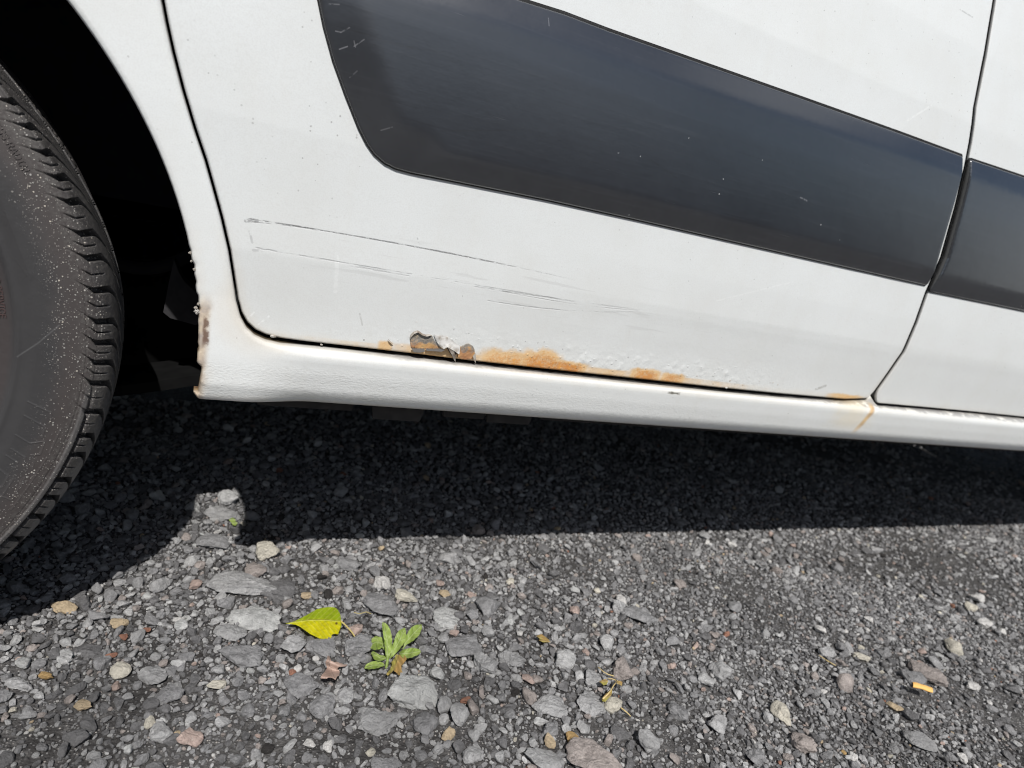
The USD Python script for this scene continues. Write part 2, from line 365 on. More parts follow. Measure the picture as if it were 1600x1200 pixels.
def plastic():
    g = Look(); P = g.pos(); x, y, z = g.xyz(P)
    n = g.noise(P, 14.0, 5, 0.6); st = g.noise(g.scale(P, (7, 7, 210), rot=(0, 0.06, 0)), 1.0, 4, 0.65); st2 = g.noise(g.scale(P, (16, 16, 420), rot=(0, -0.5, 0)), 1.0, 3, 0.6)
    col = g.mix(n, (0.009, 0.0105, 0.0135), (0.016, 0.018, 0.022))
    col = g.mix(g.step(st, 0.5, 0.75, 0.0, 0.35), col, (0.032, 0.034, 0.039))
    col = g.mix(g.step(st, 0.36, 0.30) * 0.5, col, (0.008, 0.008, 0.009))
    fine = g.step(st2, 0.70, 0.76) * g.step(n, 0.5, 0.62)
    col = g.mix(fine * 0.5, col, (0.008, 0.008, 0.009))
    vs = g.voro(P, 160.0); vc = g.voro(P, 160.0, "color"); cr, cg, cb = g.xyz(vc)
    lowd = g.step(z, 0.60, 0.50, 0.0, 0.05)
    sp = g.step(vs - cg * 0.12 + (g.noise(P, 800.0, 2) - 0.5) * 0.16, 0.05, 0.01) * g.step(cr - (0.985 - lowd), 0.0, 0.01)
    col = g.mix(sp * 0.75, col, (0.36, 0.36, 0.36))
    brk_ = g.noise(P, 300.0, 3)
    for a, b, w, amt, c in [((523, 50), (531, 52), .0003, .5, .20), ((531, 52), (544, 45), .0003, .35, .20), ((529, 78), (541, 74), .0003, .5, .22), ((551, 74), (566, 64), .0003, .4, .2), ((551, 66), (553, 75), .0003, .4, .2), ((545, 122), (556, 112), .0003, .25, .17), ((513, 8), (528, 9), .0003, .4, .2),
                            ((593, 204), (610, 199), .0003, .3, .18), ((686, 205), (800, 204), .0004, .6, .010), ((590, 66), (640, 77), .0005, .6, .010), ((640, 77), (700, 86), .0005, .4, .010), ((1010, 250), (1062, 286), .0004, .7, .010), ((1362, 281), (1420, 277), .0005, .7, .010),
                            ((1430, 278), (1475, 274), .0004, .6, .010), ((1240, 190), (1385, 275), .0003, .5, .012), ((985, 222), (1160, 262), .0004, .35, .012), ((1242, 308), (1252, 313), .0005, .5, .2), ((853, 30), (853, 42), .0003, .4, .22), ((1325, 195), (1342, 188), .0003, .6, .012), ((900, 215), (1010, 235), .0003, .35, .012)]:
        mk = seg(g, x, z, a, b, w, w * 1.2) * g.step(brk_, 0.34, 0.52)
        col = g.mix(mk * amt, col, (c, c, c * 1.05))
    ed = g.step(g.attr("edge"), -0.0001, -0.0008); col = g.mix(ed, col, (0.006, 0.006, 0.006))  # returned edge near black, seam shade painted in
    rough = g.math("add", 0.20 + n * 0.10, fine * 0.2) + sp * 0.3 + ed * 0.6
    return g.make("trim_plastic", g.bsdf(base_color=col, roughness=rough, specular_ior_level=1.0, ior=1.65, coat_weight=1.0, coat_roughness=0.2, normal=g.bump(n * 0.0004 + st * 0.00005 + g.noise(P, 700.0, 2) * 0.00003, 1.0)))
look_plastic = plastic()
look_black = dark_look("black_liner", (0.018, 0.018, 0.020), 0.9, 0.4, 60.0, 0.1)
look_under = dark_look("underbody_black", (0.022, 0.021, 0.020), 0.8)
look_metal = dark_look("dull_steel", (0.10, 0.10, 0.105), 0.55, 0.5, 60.0)
look_gap = dark_look("gap_black", (0.010, 0.010, 0.010), 0.7)
look_flange = dark_look("dirty_flange", (0.050, 0.046, 0.043), 0.85, 0.5, 90.0, 0.15)

# ------------------------------------------------------------------ the van: panel outlines on its side
def D_body(x, z):
    """How far the sheet stands out from the sill plane (m)."""
    x, z = np.asarray(x, float), np.asarray(z, float)
    sill = np.interp(z, [0.20, 0.262, 0.268, 0.273, 0.278, 0.284, 0.300, 0.304, 0.316, 0.3190, 0.3220, 0.3275, 0.335],
                     [-0.04, -0.026, -0.0180, -0.0112, -0.0066, -0.0034, 0.0002, 0.0008, 0.0028, 0.0024, 0.0002, -0.0085, -0.014])
    k = sstep(0.395, 0.455, x)                    # the sill's round lip fades into the flat strip behind the wheel
    flat = np.interp(z, [0.20, 0.262, 0.270, 0.285, 0.31, 0.36, 0.5, 0.8, 1.0], [-0.02, -0.010, -0.002, 0.003, 0.0035, 0.001, 0.001, -0.004, -0.02])
    return np.where(z < 0.42, sill * k + flat * (1 - k), flat)

def panel(poly, Dfun, fine=0.0022, rr=0.0028, flange=0.012, off=0.0, extra=None, window=(0.24, 1.85, 0.2, 0.93), coarse=0.02, rfun=None):
    """A pressed sheet: outline poly in (x, z), standing at -Dfun, its edge rolled over with radius rr and turned inwards."""
    w = sbox(window[0], window[2], window[1], window[3])
    rings = ring_points(poly, 0.0016 if poly.length < 8 else 0.003)
    bnd = np.vstack(rings)
    tree = cKDTree(bnd if len(bnd) > 0 else np.zeros((1, 2)))
    dense = np.vstack(ring_points(poly, 0.0005))
    dtree = cKDTree(dense)
    pts = [bnd]
    R0 = rr if rfun is None else rr * 4
    for q in (0.12, 0.35, 0.65, 1.0):
        ins = poly.buffer(-R0 * q)
        if ins.is_empty: continue
        pts += ring_points(ins, 0.0022 if poly.length < 8 else 0.004)
    x0, z0, x1, z1 = poly.bounds
    gx, gz = np.meshgrid(np.arange(x0, x1, fine), np.arange(z0, z1, fine), indexing="ij")
    gp = np.c_[gx.ravel(), gz.ravel()] + np.random.default_rng(3).uniform(-0.2, 0.2, (gx.size, 2)) * fine
    inw = (gp[:, 0] > window[0]) & (gp[:, 0] < window[1]) & (gp[:, 1] > window[2]) & (gp[:, 1] < window[3])
    gp = gp[inw]
    cx, cz = np.meshgrid(np.arange(x0, x1, coarse), np.arange(z0, z1, coarse), indexing="ij")
    cp = np.c_[cx.ravel(), cz.ravel()]
    inc = (cp[:, 0] > window[0]) & (cp[:, 0] < window[1]) & (cp[:, 1] > window[2]) & (cp[:, 1] < window[3])
    gp = np.vstack([gp, cp[~inc]])
    gp = gp[shapely.contains_xy(poly, gp[:, 0], gp[:, 1])]
    dd, _ = dtree.query(gp)
    gp = gp[dd > R0 + fine * 0.5]
    V = np.vstack(pts + [gp])
    tri = Delaunay(V).simplices
    c = V[tri].mean(1)
    tri = tri[shapely.contains_xy(poly, c[:, 0], c[:, 1])]
    a, b, cc = V[tri[:, 0]], V[tri[:, 1]], V[tri[:, 2]]
    area = (b[:, 0] - a[:, 0]) * (cc[:, 1] - a[:, 1]) - (b[:, 1] - a[:, 1]) * (cc[:, 0] - a[:, 0])
    tri[area < 0] = tri[area < 0][:, ::-1]
    tri = tri[np.abs(area) > 1e-12]
    d, _ = dtree.query(V)
    d[: len(bnd)] = 0
    r = np.full(len(V), rr) if rfun is None else rfun(V)
    roll = np.where(d < r, r - np.sqrt(np.maximum(r * r - (r - np.minimum(d, r)) ** 2, 0)), 0)
    depth = -Dfun(V[:, 0], V[:, 1]) - off + roll
    if extra is not None: depth = depth - extra(V, d)
    P = np.c_[V[:, 0], depth, V[:, 1]]
    faces = [tri]; verts = [P]; n = len(P); k = 0; edge = [d]
    for rg in rings:                                            # flange turned inwards
        idx = np.arange(k, k + len(rg)); k += len(rg)
        back = P[idx] + [0, flange, 0]
        nxt = np.roll(np.arange(len(rg)), -1)
        sgn = Polygon(rg).exterior.is_ccw
        q = np.stack([idx, n + np.arange(len(rg)), n + nxt, idx[nxt]], -1)
        if not sgn: q = q[:, ::-1]
        faces.append(np.vstack([q[:, [0, 1, 2]], q[:, [0, 2, 3]]]))
        verts.append(back); edge.append(np.full(len(rg), -0.008)); n += len(rg)
    return np.vstack(verts), np.vstack(faces), np.concatenate(edge)

def xz(px, D=None): return on_side(px, D)[:, [0, 2]]
seam_px = [(255, 0), (262, 37), (272, 82), (287, 140), (305, 200), (322, 250), (335, 296), (347, 340), (359, 392), (365, 430), (371, 470), (377, 492), (386, 508), (399, 520), (416, 528), (440, 534)]
gap_px = [(480, 539), (545, 546), (650, 558), (737, 568.5), (869, 583), (1000, 597), (1131, 611), (1225, 620), (1330, 628.5)]
rear_px = [(1366, 627), (1375, 614), (1390, 586), (1409, 550), (1426, 505), (1442, 456), (1465, 400), (1486, 322), (1501, 262), (1510, 225), (1521, 169), (1540, 105), (1572, 0)]
rgap_px = [(1378, 635), (1450, 641), (1530, 648), (1600, 655)]
S = xz(seam_px); G = xz(gap_px); RS = xz(rear_px); RG = xz(rgap_px)
front_up = [(0.300, 0.96), (0.304, 0.80), (0.309, 0.66)]
rear_up = [(1.182, 0.88), (1.168, 0.96)]
door_zone = Polygon([*front_up, *S, *G, *RS, *rear_up]).buffer(0)
RG_end = (2.46, float(RG[-1, 1] + 0.001))
rear_zone = Polygon([*RS[::-1][:-1][::-1][0:0], *[tuple(p) for p in RG], RG_end, (2.46, 0.96), *[tuple(p) for p in rear_up[::-1]], *[tuple(p) for p in RS[::-1][:-1]]]).buffer(0)
HG = 0.0008
door_poly = door_zone.buffer(-HG).buffer(-0.003).buffer(0.003)
rear_poly = rear_zone.difference(door_zone.buffer(0.0036)).buffer(-0.0016).buffer(-0.013).buffer(0.013)
arch = [(0.356 * math.cos(t), 0.30 + 0.356 * math.sin(t)) for t in np.radians(np.linspace(-4, 184, 120))]
body_out = Polygon([(0.3600, 0.268), *arch, (-0.36, 0.268), (-0.70, 0.30), (-0.74, 0.45), (-0.72, 0.72), (-0.55, 0.86), (0.1, 0.96), (2.12, 0.96), (2.46, 0.266)])
# the ragged, rusted lower part of the arch edge
rag = []
rg_ = np.random.default_rng(11)
for zz in np.linspace(0.41, 0.275, 40):
    amp = 0.0030 * math.exp(-((zz - 0.372) / 0.022) ** 2) + 0.0040 * math.exp(-((zz - 0.350) / 0.006) ** 2) + 0.0016 * math.exp(-((zz - 0.32) / 0.02) ** 2)
    xx = 0.356 * math.sqrt(max(0, 1 - ((zz - 0.30) / 0.356) ** 2)) + (0.004 if zz < 0.3 else 0.0)
    rag.append((xx + amp * (rg_.random() - 0.35), zz))
bite = Polygon([(0.30, 0.41), *rag, (0.30, 0.275)]).buffer(0)
body_poly = body_out.difference(bite).difference(door_zone.buffer(0.0010).union(shapely.affinity.translate(door_zone, 0, -0.0026)).union(rear_zone.buffer(0.0010)).union(shapely.affinity.translate(rear_zone, 0, -0.0020)).union(Polygon([*front_up[:1], tuple(S[0]), tuple(RS[-1]), (1.17, 0.97), (2.6, 0.97), (2.6, 0.7), (0.6, 0.7)]).buffer(0)))
if body_poly.geom_type != "Polygon": body_poly = max(body_poly.geoms, key=lambda q: q.area)

VAN = thing("van", (1.2, 0.84, 0.0), "white van with a rusty door sill and black side mouldings, parked on the rough asphalt", "van")

def body_r(V):
    return np.where(V[:, 1] < 0.285, 0.0052, np.where((V[:, 0] > 0.29 + 0.0 * V[:, 1]) & (V[:, 1] > 0.333), 0.0026, 0.0026))
v, f, e = panel(body_poly, D_body, fine=0.0030, rr=0.0032, flange=0.016, rfun=body_r)
put(VAN, "body_side", (v, f), look_body, attrs={"edge": e})

# blisters and lifted paint near the rust: real relief on the door skin
BL = np.random.default_rng(21)
bx = np.concatenate([BL.normal(0.86, 0.06, 60), BL.normal(0.74, 0.04, 40)])
bz = 0.3335 + np.abs(BL.normal(0, 0.010, len(bx))) + 0.001
br = BL.uniform(0.0014, 0.0042, len(bx)); bh = br * BL.uniform(0.06, 0.17, len(bx))
def blister(V, d):
    out = np.zeros(len(V))
    for X, Z, r, h in zip(bx, bz, br, bh):
        i = np.nonzero((np.abs(V[:, 0] - X) < r) & (np.abs(V[:, 1] - Z) < r))[0]
        q = ((V[i, 0] - X) ** 2 + (V[i, 1] - Z) ** 2) / r ** 2
        out[i] += h * np.maximum(1 - q, 0) ** 1.5
    dents = 0.0009 * (meshkit.fbm(np.c_[V * 9, np.zeros(len(V))], 3, 5) - 0.5)
    return np.minimum(out, 0.0012) + dents
v, f, e = panel(door_poly, D_door, fine=0.0019, rr=0.0021, flange=0.014, extra=blister)
DOOR = put(VAN, "door", (v, f), look_door, attrs={"edge": e}, label="front door with scratches, blistered paint and rust along its lower edge")
v, f, e = panel(rear_poly, D_door, fine=0.005, rr=0.0014, flange=0.014)
REAR = put(VAN, "rear_panel", (v, f), look_rear, attrs={"edge": e})

# ------------------------------------------------------------------ black side mouldings
mtop, mbot = 0.0, 0.0
ml = xz([(485, -60), (491, -25), (497, 0), (505, 40), (520, 95), (540, 150), (560, 200), (572, 224), (584, 241), (600, 255), (618, 264), (640, 270), (700, 282), (850, 312), (1000, 345), (1150, 379), (1300, 413), (1446, 446)], D_door)
mt = xz([(1502, 244), (1400, 206.5), (1250, 153.5), (1100, 101), (1000, 66), (950, 48.5), (880, 22), (800, -3)], D_door)
lift = float(np.mean(mt[:, 1]))
mold = Polygon([*map(tuple, ml), *map(tuple, mt), (0.48, float(mt[-1, 1]) - 0.006), (0.425, float(mt[-1, 1]) - 0.011)]).buffer(0)
seam_line = LineString([tuple(p) for p in RS] + [tuple(p) for p in rear_up])
mold = mold.difference(seam_line.buffer(0.0001)).buffer(-0.003).buffer(0.003)
if mold.geom_type != "Polygon": mold = max(mold.geoms, key=lambda q: q.area)
bot_line = LineString(ml[10:]); top_line = LineString([(2.2, float(mt[0, 1]) + 0.03), *map(tuple, mt), (0.425, float(mt[-1, 1]) - 0.011)])
left_line = LineString(ml[:12])
def lines_dist(line, V): 
    t = cKDTree(np.array([line.interpolate(s).coords[0] for s in np.linspace(0, line.length, 1500)]))
    return t.query(V)[0]
def bevels(bl, tl, ll):
    def fun(V, d):
        b = lines_dist(bl, V) / 0.040; t = lines_dist(tl, V) / 0.030
        ks = [b * 0.0105, t * 0.0068]
        if ll is not None: ks.append(lines_dist(ll, V) / 0.036 * 0.0055)
        top = 0.0050
        x = np.full(len(V), top)
        for k in ks:                                             # soft minimum: bevels run out in a small radius
            h = np.clip(0.5 + 0.5 * (k - x) / 0.0012, 0, 1)
            x = k * (1 - h) + x * h - 0.0012 * h * (1 - h)
        return x
    return fun
v, f, e = panel(mold, D_door, fine=0.0035, rr=0.0022, flange=0.004, off=0.0030, extra=bevels(bot_line, top_line, left_line))
put(DOOR, "moulding", (v, f), look_plastic, attrs={"edge": e})
def shade_line(parent, q):
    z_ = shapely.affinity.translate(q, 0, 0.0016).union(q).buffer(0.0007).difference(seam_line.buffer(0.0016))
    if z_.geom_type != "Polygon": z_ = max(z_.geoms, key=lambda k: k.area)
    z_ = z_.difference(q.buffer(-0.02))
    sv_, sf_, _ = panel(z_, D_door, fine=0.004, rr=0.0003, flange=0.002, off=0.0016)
    put(parent, "moulding_shade_line", (sv_, sf_), look_gap)  # thin dark strip painting a shadow gap round the moulding
shade_line(DOOR, mold)
rb = xz([(1452, 455.5), (1600, 486)], D_door); rt = xz([(1511, 248), (1600, 277.5)], D_door)
kb = (rb[1, 1] - rb[0, 1]) / (rb[1, 0] - rb[0, 0]); kt = (rt[1, 1] - rt[0, 1]) / (rt[1, 0] - rt[0, 0])
rmold = Polygon([(1.18, rb[0, 1]), tuple(rb[0]), tuple(rb[1]), (2.42, rb[1, 1] + kb * 0.5), (2.42, rt[1, 1] + kt * 0.5 * 0.4), tuple(rt[1]), tuple(rt[0]), (1.17, rt[0, 1])])
rmold = rmold.intersection(rear_zone).difference(seam_line.buffer(0.0038)).buffer(-0.003).buffer(0.003)
if rmold.geom_type != "Polygon": rmold = max(rmold.geoms, key=lambda q: q.area)
v, f, e = panel(rmold, D_door, fine=0.006, rr=0.0022, flange=0.004, off=0.0030, extra=bevels(LineString([(1.0, rb[0, 1]), tuple(rb[1]), (2.42, rb[1, 1] + kb * 0.5)]), LineString([(1.0, rt[0, 1] - 0.001), tuple(rt[1]), (2.42, rt[1, 1] + kt * 0.2)]), None))
put(REAR, "moulding", (v, f), look_plastic, attrs={"edge": e})
shade_line(REAR, rmold)

# dark inner structure behind the seams, the arch liner and the underside
def extrude_xz(poly, y0, y1):
    mm = trimesh.creation.extrude_polygon(poly, y1 - y0, engine="earcut")
    vv = np.array(mm.vertices); out = np.c_[vv[:, 0], y0 + vv[:, 2], vv[:, 1]]
    return out, np.array(mm.faces)[:, ::-1]
inner = Polygon([(0.372, 0.285), (0.372, 0.36), (0.36, 0.42), (0.30, 0.56), (0.16, 0.70), (0.16, 0.93), (2.44, 0.93), (2.44, 0.285)])
put(VAN, "inner_frame", extrude_xz(inner, 0.040, 0.06), look_gap, smooth=False)  # backing coloured black so the seam gaps read as deep shade
# the lip of the sill under the doors, seen inside the bottom seam
put(VAN, "inner_sill", rbox((1.42, 0.028, 0.335), (2.02, 0.012, 0.05), 0.004), look_gap, smooth=False)
put(VAN, "floor_pan", rbox((1.42, 0.86, 0.325), (2.06, 1.55, 0.05), 0.01), look_under, smooth=30)
th = np.radians(np.linspace(-3, 183, 70)); ys = np.linspace(0.012, 0.30, 12)
lin = []
for yy in ys:
    wob = 0.004 * np.sin(th * 9)
    r = 0.362 + 0.012 * sstep(0.012, 0.06, yy) + wob * sstep(0.05, 0.2, yy)
    lin.append(np.c_[r * np.cos(th), np.full(len(th), yy), 0.30 + r * np.sin(th)])
L = np.stack(lin, 1)
put(VAN, "arch_liner", (L.reshape(-1, 3), grid_faces(len(th), len(ys))), look_black)
wall = [(0.40 * math.cos(t), 0.30 + 0.40 * math.sin(t)) for t in np.radians(np.linspace(12, 168, 50))]
put(VAN, "inner_wing", extrude_xz(Polygon(wall), 0.30, 0.32), look_black, smooth=30)
put(VAN, "exhaust", tube([(0.5, 0.62, 0.20), (0.8, 0.66, 0.185), (1.2, 0.66, 0.18), (2.0, 0.66, 0.18), (2.6, 0.62, 0.2)], 0.06, 14), look_under)
put(VAN, "fuel_tank", rbox((1.6, 1.15, 0.235), (0.9, 0.7, 0.17), 0.05), look_under, smooth=30)
put(VAN, "engine_tray", rbox((0.05, 0.85, 0.235), (0.9, 0.75, 0.12), 0.04), look_under, smooth=30)
# subframe beam, strut, hose and a cast bracket seen between tyre and sill
def on_plane(px, y): return on_side(px, None, -y)[:, [0, 2]]
sub = on_plane([(120, 619), (190, 618), (240, 611), (280, 604), (330, 600)], 0.30)
put(VAN, "subframe", extrude_xz(Polygon([*map(tuple, sub), (0.95, float(sub[-1, 1])), (0.95, 0.40), (0.05, 0.40)]), 0.30, 0.40), dark_look("shade_black", (0.004, 0.004, 0.004), 1.0, 0.3, 40.0, 0.0), smooth=30)  # beam coloured near black to keep it in shade where sun reaches
put(VAN, "brake_hose", tube(np.c_[np.linspace(0.19, 0.36, 24), 0.24 + 0.03 * np.sin(np.linspace(0, 3, 24)), 0.42 - 0.09 * np.sin(np.linspace(0.2, 2.6, 24))], 0.007), look_black)
put(VAN, "suspension_strut", tube([(0.06, 0.26, 0.30), (0.05, 0.30, 0.55), (0.05, 0.32, 0.75)], 0.03, 14), look_black)
brk = Polygon(on_plane([(272, 405), (264, 440), (255, 488), (266, 497), (305, 508), (330, 500), (330, 470), (306, 457), (288, 440), (279, 424)], 0.19))
put(VAN, "chassis_bracket", extrude_xz(brk, 0.19, 0.22), dark_look("dusty_steel", (0.035, 0.034, 0.036), 0.9, 0.6, 50.0, 0.15), smooth=30)
arm = on_plane([(150, 622), (185, 619), (250, 611), (300, 603), (322, 602)], 0.20)
put(VAN, "lower_arm", extrude_xz(Polygon([*map(tuple, arm), *[(q[0], q[1] + 0.012) for q in arm[::-1]]]), 0.20, 0.28), dark_look("worn_black", (0.006, 0.006, 0.006), 0.95, 0.6, 60.0, 0.05), smooth=30)
# weld flange and tabs that hang below the sill
tabs = [((388, 634), (560, 650), 0.010), ((574, 652), (664, 661), 0.017), ((684, 660), (760, 667), 0.010), ((752, 667), (832, 672), 0.013), ((832, 672), (1600, 716), 0.006)]
for (a, b, hgt) in tabs:
    A, B = on_side([a, b], None, -0.042)
    ln = B[0] - A[0]
    q = Polygon([(A[0], 0.278), (B[0], 0.278), (B[0] - 0.10 * min(ln, 0.08), 0.2645 - hgt), (A[0] + 0.10 * min(ln, 0.08), 0.2645 - hgt)])
    put(VAN, "sill_flange", extrude_xz(q, 0.042, 0.046), look_flange, smooth=False)

# ------------------------------------------------------------------ peeled paint: bare patches and curled flakes
def bare_look():
    g = Look(); P = g.pos(); x, y, z = g.xyz(P)
    n = g.noise(P, 160.0, 5, 0.65); n2 = g.noise(P, 60.0, 3)
    col = g.ramp(n, [(0.30, (0.13, 0.115, 0.10)), (0.5, (0.24, 0.22, 0.19)), (0.7, (0.36, 0.33, 0.26))])
    r = g.step(n + (n2 - 0.5) * 0.9 - (z - 0.3435) * 40.0, 0.58, 0.86)
    col = g.mix(r * 0.8, col, g.ramp(n2, [(0.3, (0.30, 0.10, 0.03)), (0.6, (0.50, 0.26, 0.08)), (0.8, (0.50, 0.42, 0.18))]))
    return g.make("bare_steel", g.bsdf(base_color=col, roughness=0.6, normal=g.bump(n, 0.0012, 1.0)))
look_bare = bare_look()
def flake_look(a=(0.50, 0.49, 0.465), b=(0.28, 0.25, 0.21), name="paint_flake"):
    g = Look(); P = g.pos(); n = g.noise(P, 170.0, 4)
    col = g.mix(g.step(n, 0.45, 0.7), a, b)
    return g.make(name, g.bsdf(base_color=col, roughness=0.55, normal=g.bump(n, 0.001, 0.6)))
look_flake = flake_look()
look_brown = flake_look((0.30, 0.27, 0.23), (0.16, 0.12, 0.09), 'rusty_flake')
look_lip_shade = dark_look('lip_shade_grey', (0.085, 0.080, 0.076), 0.7, 0.4, 150.0)  # dark grey of the flake lips: their shade put into the colour

def z4(pts): return [(560 + a / 6.6667, 480 + b / 6.6667) for a, b in pts]
patchA = z4([(612, 240), (570, 255), (542, 285), (533, 320), (538, 370), (545, 415), (600, 428), (700, 432), (790, 432), (848, 428), (812, 385), (788, 340), (766, 292), (735, 278), (700, 284), (660, 270), (640, 250)])
patchB = z4([(1040, 418), (1032, 470), (1028, 520), (1065, 540), (1130, 545), (1195, 535), (1212, 490), (1208, 440), (1190, 402), (1150, 376), (1120, 378), (1100, 392), (1075, 400)])
for pp in (patchA, patchB):
    q = Polygon(xz(pp, D_door)).buffer(0)
    v, f, e = panel(q, D_door, fine=0.0009, rr=0.0002, flange=0.0012, off=0.0007, extra=lambda V, d: 0.0010 * (meshkit.fbm(np.c_[V * 260, np.zeros(len(V))], 3, 9) - 0.5) + 0.0001, window=(0, 2, 0, 1))
    put(DOOR, "bare_patch", (v, f), look_bare)

def flake(pts, name="paint_flake", look=None):
    """pts: outline with the height (mm) each corner stands off the door."""
    px = z4([(a, b) for a, b, _ in pts]); h = np.array([c for _, _, c in pts]) * 0.0015
    o = xz(px, D_door); ln = Polygon(o)
    n = len(o); B = []; H = []
    for i in range(n):
        for t in np.linspace(0, 1, 7)[:-1]:
            B.append(o[i] * (1 - t) + o[(i + 1) % n] * t); H.append(h[i] * (1 - t) + h[(i + 1) % n] * t)
    B = np.array(B); H = np.array(H)
    x0, z0, x1, z1 = ln.bounds
    gx, gz = np.meshgrid(np.arange(x0, x1, 0.0008), np.arange(z0, z1, 0.0008)); gp = np.c_[gx.ravel(), gz.ravel()]
    gp = gp[shapely.contains_xy(ln.buffer(-0.0004), gp[:, 0], gp[:, 1])]
    wgt = 1 / (((gp[:, None] - B[None]) ** 2).sum(-1) + 1e-8); wgt /= wgt.sum(1, keepdims=True)
    V = np.vstack([B, gp]); HH = np.r_[H, wgt @ H]
    HH = HH + 0.0004 * (meshkit.noise(np.c_[V * 400, np.zeros(len(V))], 4) - 0.4) * (HH > 0.0005)
    tri = Delaunay(V).simplices; c = V[tri].mean(1); tri = tri[shapely.contains_xy(ln, c[:, 0], c[:, 1])]
    yb = -D_door(V[:, 0], V[:, 1]) - 0.0012
    front = np.c_[V[:, 0], yb - HH - 0.0003, V[:, 1]]; back = np.c_[V[:, 0], yb - HH, V[:, 1]]
    k = np.arange(len(B)); nx = np.roll(k, -1); m_ = len(V)
    side = np.vstack([np.c_[k, nx, nx + m_], np.c_[k, nx + m_, k + m_]])
    put(DOOR, name, (np.vstack([front, back]), np.vstack([tri, tri[:, ::-1] + m_, side])), look or look_flake, smooth=False)
flake([(780, 280, 0.0), (840, 290, 0.4), (905, 288, 1.2), (960, 330, 2.6), (1042, 398, 2.2), (1034, 440, 3.4), (1022, 470, 4.2), (960, 428, 4.4), (905, 398, 3.6), (868, 420, 3.0), (840, 400, 1.4), (806, 350, 0.2)])
flake([(905, 398, 3.4), (960, 428, 4.2), (985, 470, 4.0), (1000, 560, 1.6), (984, 545, 2.4), (945, 470, 3.6)], look=look_brown)
flake([(545, 425, 0.3), (600, 424, 0.3), (680, 425, 0.3), (676, 446, 3.0), (620, 452, 3.6), (560, 452, 3.0)], look=look_lip_shade)
flake([(692, 424, 0.3), (770, 426, 0.3), (846, 424, 0.3), (880, 428, 3.2), (845, 446, 3.4), (780, 440, 3.4), (694, 440, 2.8)], look=look_lip_shade)
flake([(1184, 505, 0.3), (1212, 470, 0.4), (1216, 520, 1.0), (1206, 575, 1.8), (1194, 545, 1.4)], look=look_brown)
flake([(300, 320, 0.4), (312, 345, 0.8), (340, 372, 0.8), (360, 376, 0.3), (330, 352, 0.1)], look=look_brown)
flake([(610, 238, 0.2), (660, 268, 0.2), (700, 282, 0.2), (735, 276, 0.3), (760, 290, 0.4), (735, 290, 1.2), (700, 298, 1.2), (655, 284, 1.2), (612, 256, 1.0), (575, 268, 1.0), (545, 300, 0.8), (536, 330, 0.5), (534, 300, 0.2), (560, 262, 0.2)], look=look_brown)
flake_shade = Polygon(xz(z4([(908, 400), (960, 424), (1026, 462), (1018, 498), (986, 474), (1002, 562), (976, 512), (940, 458)]), D_door)).buffer(0)  # dark sheet shaped like the shadow under the curled flake
v, f, e = panel(flake_shade, D_door, fine=0.0009, rr=0.0001, flange=0.001, off=0.0006, window=(0, 2, 0, 1))
put(DOOR, "flake_shadow", (v, f), look_gap)
# small flake at the door's front lower corner and a bit of grit in the seam
for (a, b), r in (((427, 524.5), 0.0026), ((1134, 605.5), 0.0017), ((502, 538), 0.0014)):
    c = on_side([(a, b)], D_door)[0]; mm = trimesh.creation.icosphere(1, 1.0)
    vv = np.array(mm.vertices) * (r, r * 0.5, r * 0.6) * (1 + 0.5 * (meshkit.noise(np.array(mm.vertices) * 2.3 + a, 3)[:, None] - 0.5)) + c - [0, 0.001, 0]
    put(DOOR, "paint_flake", (vv, np.array(mm.faces)), look_flake, smooth=False)
# torn white undercoat hanging on the arch edge
for (a, b), r in (((308, 487), 0.0024), ((306, 481), 0.0015), ((310, 475), 0.0013), ((297, 395), 0.0012), ((299, 408), 0.0010), ((304, 421), 0.0013)):
    c = on_side([(a, b)])[0]; mm = trimesh.creation.icosphere(2, 1.0)
    w0 = np.array(mm.vertices)
    vv = w0 * (r, r * 0.7, r) * (0.35 + 0.9 * meshkit.noise(w0 * 3.1 + a, 3)[:, None]) + c
    put(VAN, "paint_crumb", (vv, np.array(mm.faces)), look_flake if r > 0.0022 else look_brown, smooth=False)

